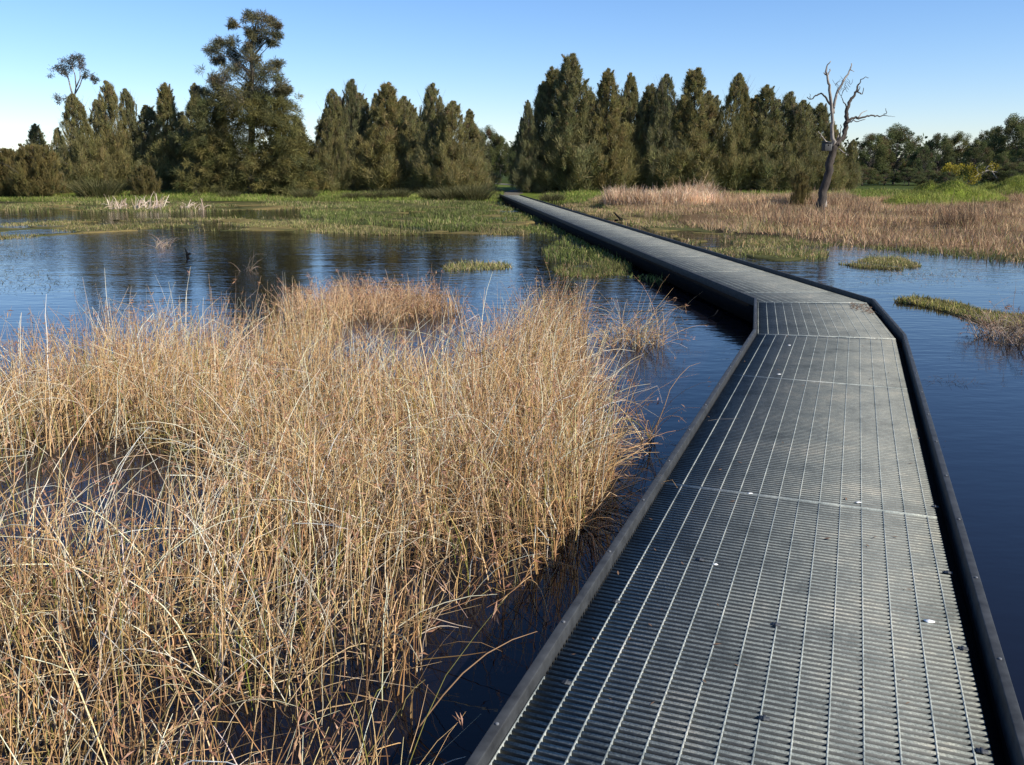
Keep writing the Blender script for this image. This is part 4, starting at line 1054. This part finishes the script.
# ------------------------------------------------------------------ small things in the water and on the deck
def snag(name, label, px, py, pieces, s):
    p = G(px, py, 0); o = empty(name, (p[0], p[1], 0)); tag(o, label, "snag")
    m = MB()
    for pts, r0, r1 in pieces:
        P = np.array(pts) * s; m.tube(P, np.linspace(r0, r1, len(P)) * s, 7, wob=.08)
    m.build("stump", M_FASCIA, o, smooth=True)
    return o
snag("broken_stump", "small black broken stump poking from open water at the left", 188, 257, [([(0, 0, -.3), (-.02, 0, .15), (-.09, 0, .34)], .08, .015), ([(-.02, 0, .08), (.08, .03, .14), (.13, .05, .11)], .06, .02)], .55)
snag("drift_log", "dark forked drift log on the marsh beside the far boardwalk's right side", 619, 222, [([(-.35, 0, .62), (-.15, 0, .42), (.1, .05, .2), (.3, .1, .14)], .04, .09), ([(-.3, 0, .1), (0, 0, .14), (.35, .05, .16), (.55, .1, .12)], .07, .03), ([(.3, .1, .14), (.33, .1, -.1)], .06, .06)], .55)
snag("drift_stick", "thin dark twig lying on water beside the boardwalk corner", 716, 319, [([(-.10, 0, .01), (-.02, 0, .05), (.02, 0, .12)], .012, .006), ([(-.02, 0, .05), (.12, .02, .01)], .012, .006)], 1.0)
# fallen tree limb by the right gums, pale bare limbs
p = D(985, 186, 76); o = empty("fallen_limb", (p[0], p[1], float(height(p[0], p[1])))); tag(o, "pale leafless fallen limb in front of the right-hand gums", "fallen branch"); m = MB()
for pts, r0 in (([(-1.6, 0, .1), (-.9, 0, .8), (0, 0, 1.25), (.9, 0, 1.1), (1.5, 0, .8)], .09), ([(-.2, 0, 1.2), (.1, .1, 1.6), (.5, .1, 1.7)], .05), ([(-.7, 0, .9), (-.8, .2, 1.5), (-.3, .2, 1.9)], .05), ([(.4, 0, 1.2), (.9, -.2, .5), (1.1, -.2, 0)], .05)):
    m.tube(np.array(pts), np.linspace(r0, .02, len(pts)), 6)
m.build("branch", M_SILVERWOOD, o, smooth=True)
# leaf litter on the deck at the bend and droppings
a = Acc(); rg = np.random.default_rng(3); n = 170
P = poly_sample(pxpoly([(848, 303), (866, 304), (884, 316), (868, 314), (852, 309)], DECK), n, rg)
b0 = np.column_stack([P, np.full(n, DECK + .006)]) 
an = rg.uniform(0, 2 * pi, n); L = rg.uniform(.01, .028, n)[:, None]; dx = np.column_stack([np.cos(an), np.sin(an), rg.uniform(-.1, .5, n)]); dy = np.column_stack([-np.sin(an), np.cos(an), rg.uniform(0, .3, n)])
V = np.stack([b0 - dx * L, b0 + dy * L * .35, b0 + dx * L, b0 - dy * L * .35], 1).reshape(-1, 3); V[:, 2] = np.maximum(V[:, 2], DECK + .003)
me = fast_mesh("leaf_litter", V, np.arange(n * 4).reshape(-1, 4), None, None, M_BROWNLEAF); o = link("leaf_litter", me); tag(o, "brown leaf litter blown against the right kerb at the boardwalk bend", "leaf litter", None, "stuff")
P = np.concatenate([poly_sample(np.array([AL0, AR0, AR1, AL1]), 70, rg), poly_sample(np.array([CL0, CR0, CR1, CL1]), 60, rg)]); n = len(P)
b0 = np.column_stack([P, np.full(n, DECK + .005)]); an = rg.uniform(0, 2 * pi, n); L = rg.uniform(.006, .022, n)[:, None]
dx = np.column_stack([np.cos(an), np.sin(an), rg.uniform(0, .15, n)]); dy = np.column_stack([-np.sin(an), np.cos(an), rg.uniform(0, .2, n)])
V = np.stack([b0 - dx * L, b0 + dy * L * .22, b0 + dx * L, b0 - dy * L * .22], 1).reshape(-1, 3); V[:, 2] = np.maximum(V[:, 2], DECK + .003)
o = link("leaf_litter", fast_mesh("leaf_litter", V, np.arange(n * 4).reshape(-1, 4), None, None, M_BROWNLEAF)); tag(o, "stray bits of dry stem and leaf scattered thinly along the boardwalk grating", "leaf litter", None, "stuff")
for k, (x, y, s, lab) in enumerate([(929, 621, .022, "largest white bird dropping, near the right side of the near deck"), (715, 564, .012, "small white bird dropping on the deck's left half"), (789, 345, .018, "white bird dropping just before the boardwalk bend"), (779, 374, .016, "white bird dropping above the cross seam before the bend"),
                                (750, 493, .013, "small white bird dropping on the middle cross seam"), (858, 502, .014, "small white bird dropping by the seam's right half")]):
    p = G(x, y, DECK + .003); m = MB(); kk = 11
    ring = [(cos(2 * pi * j / kk) * s * rg.uniform(.5, 1.3), sin(2 * pi * j / kk) * s * .6 * rg.uniform(.5, 1.2), 0) for j in range(kk)]
    m.add(ring + [(a_, b_, -.002) for a_, b_, _ in ring] + [(0, 0, .002)], t=[(j, (j + 1) % kk, 2 * kk) for j in range(kk)], q=[(j, j + kk, (j + 1) % kk + kk, (j + 1) % kk) for j in range(kk)])
    o = m.build("bird_dropping", M_WHITE); o.location = p; tag(o, lab, "bird dropping", "white droppings on the deck")
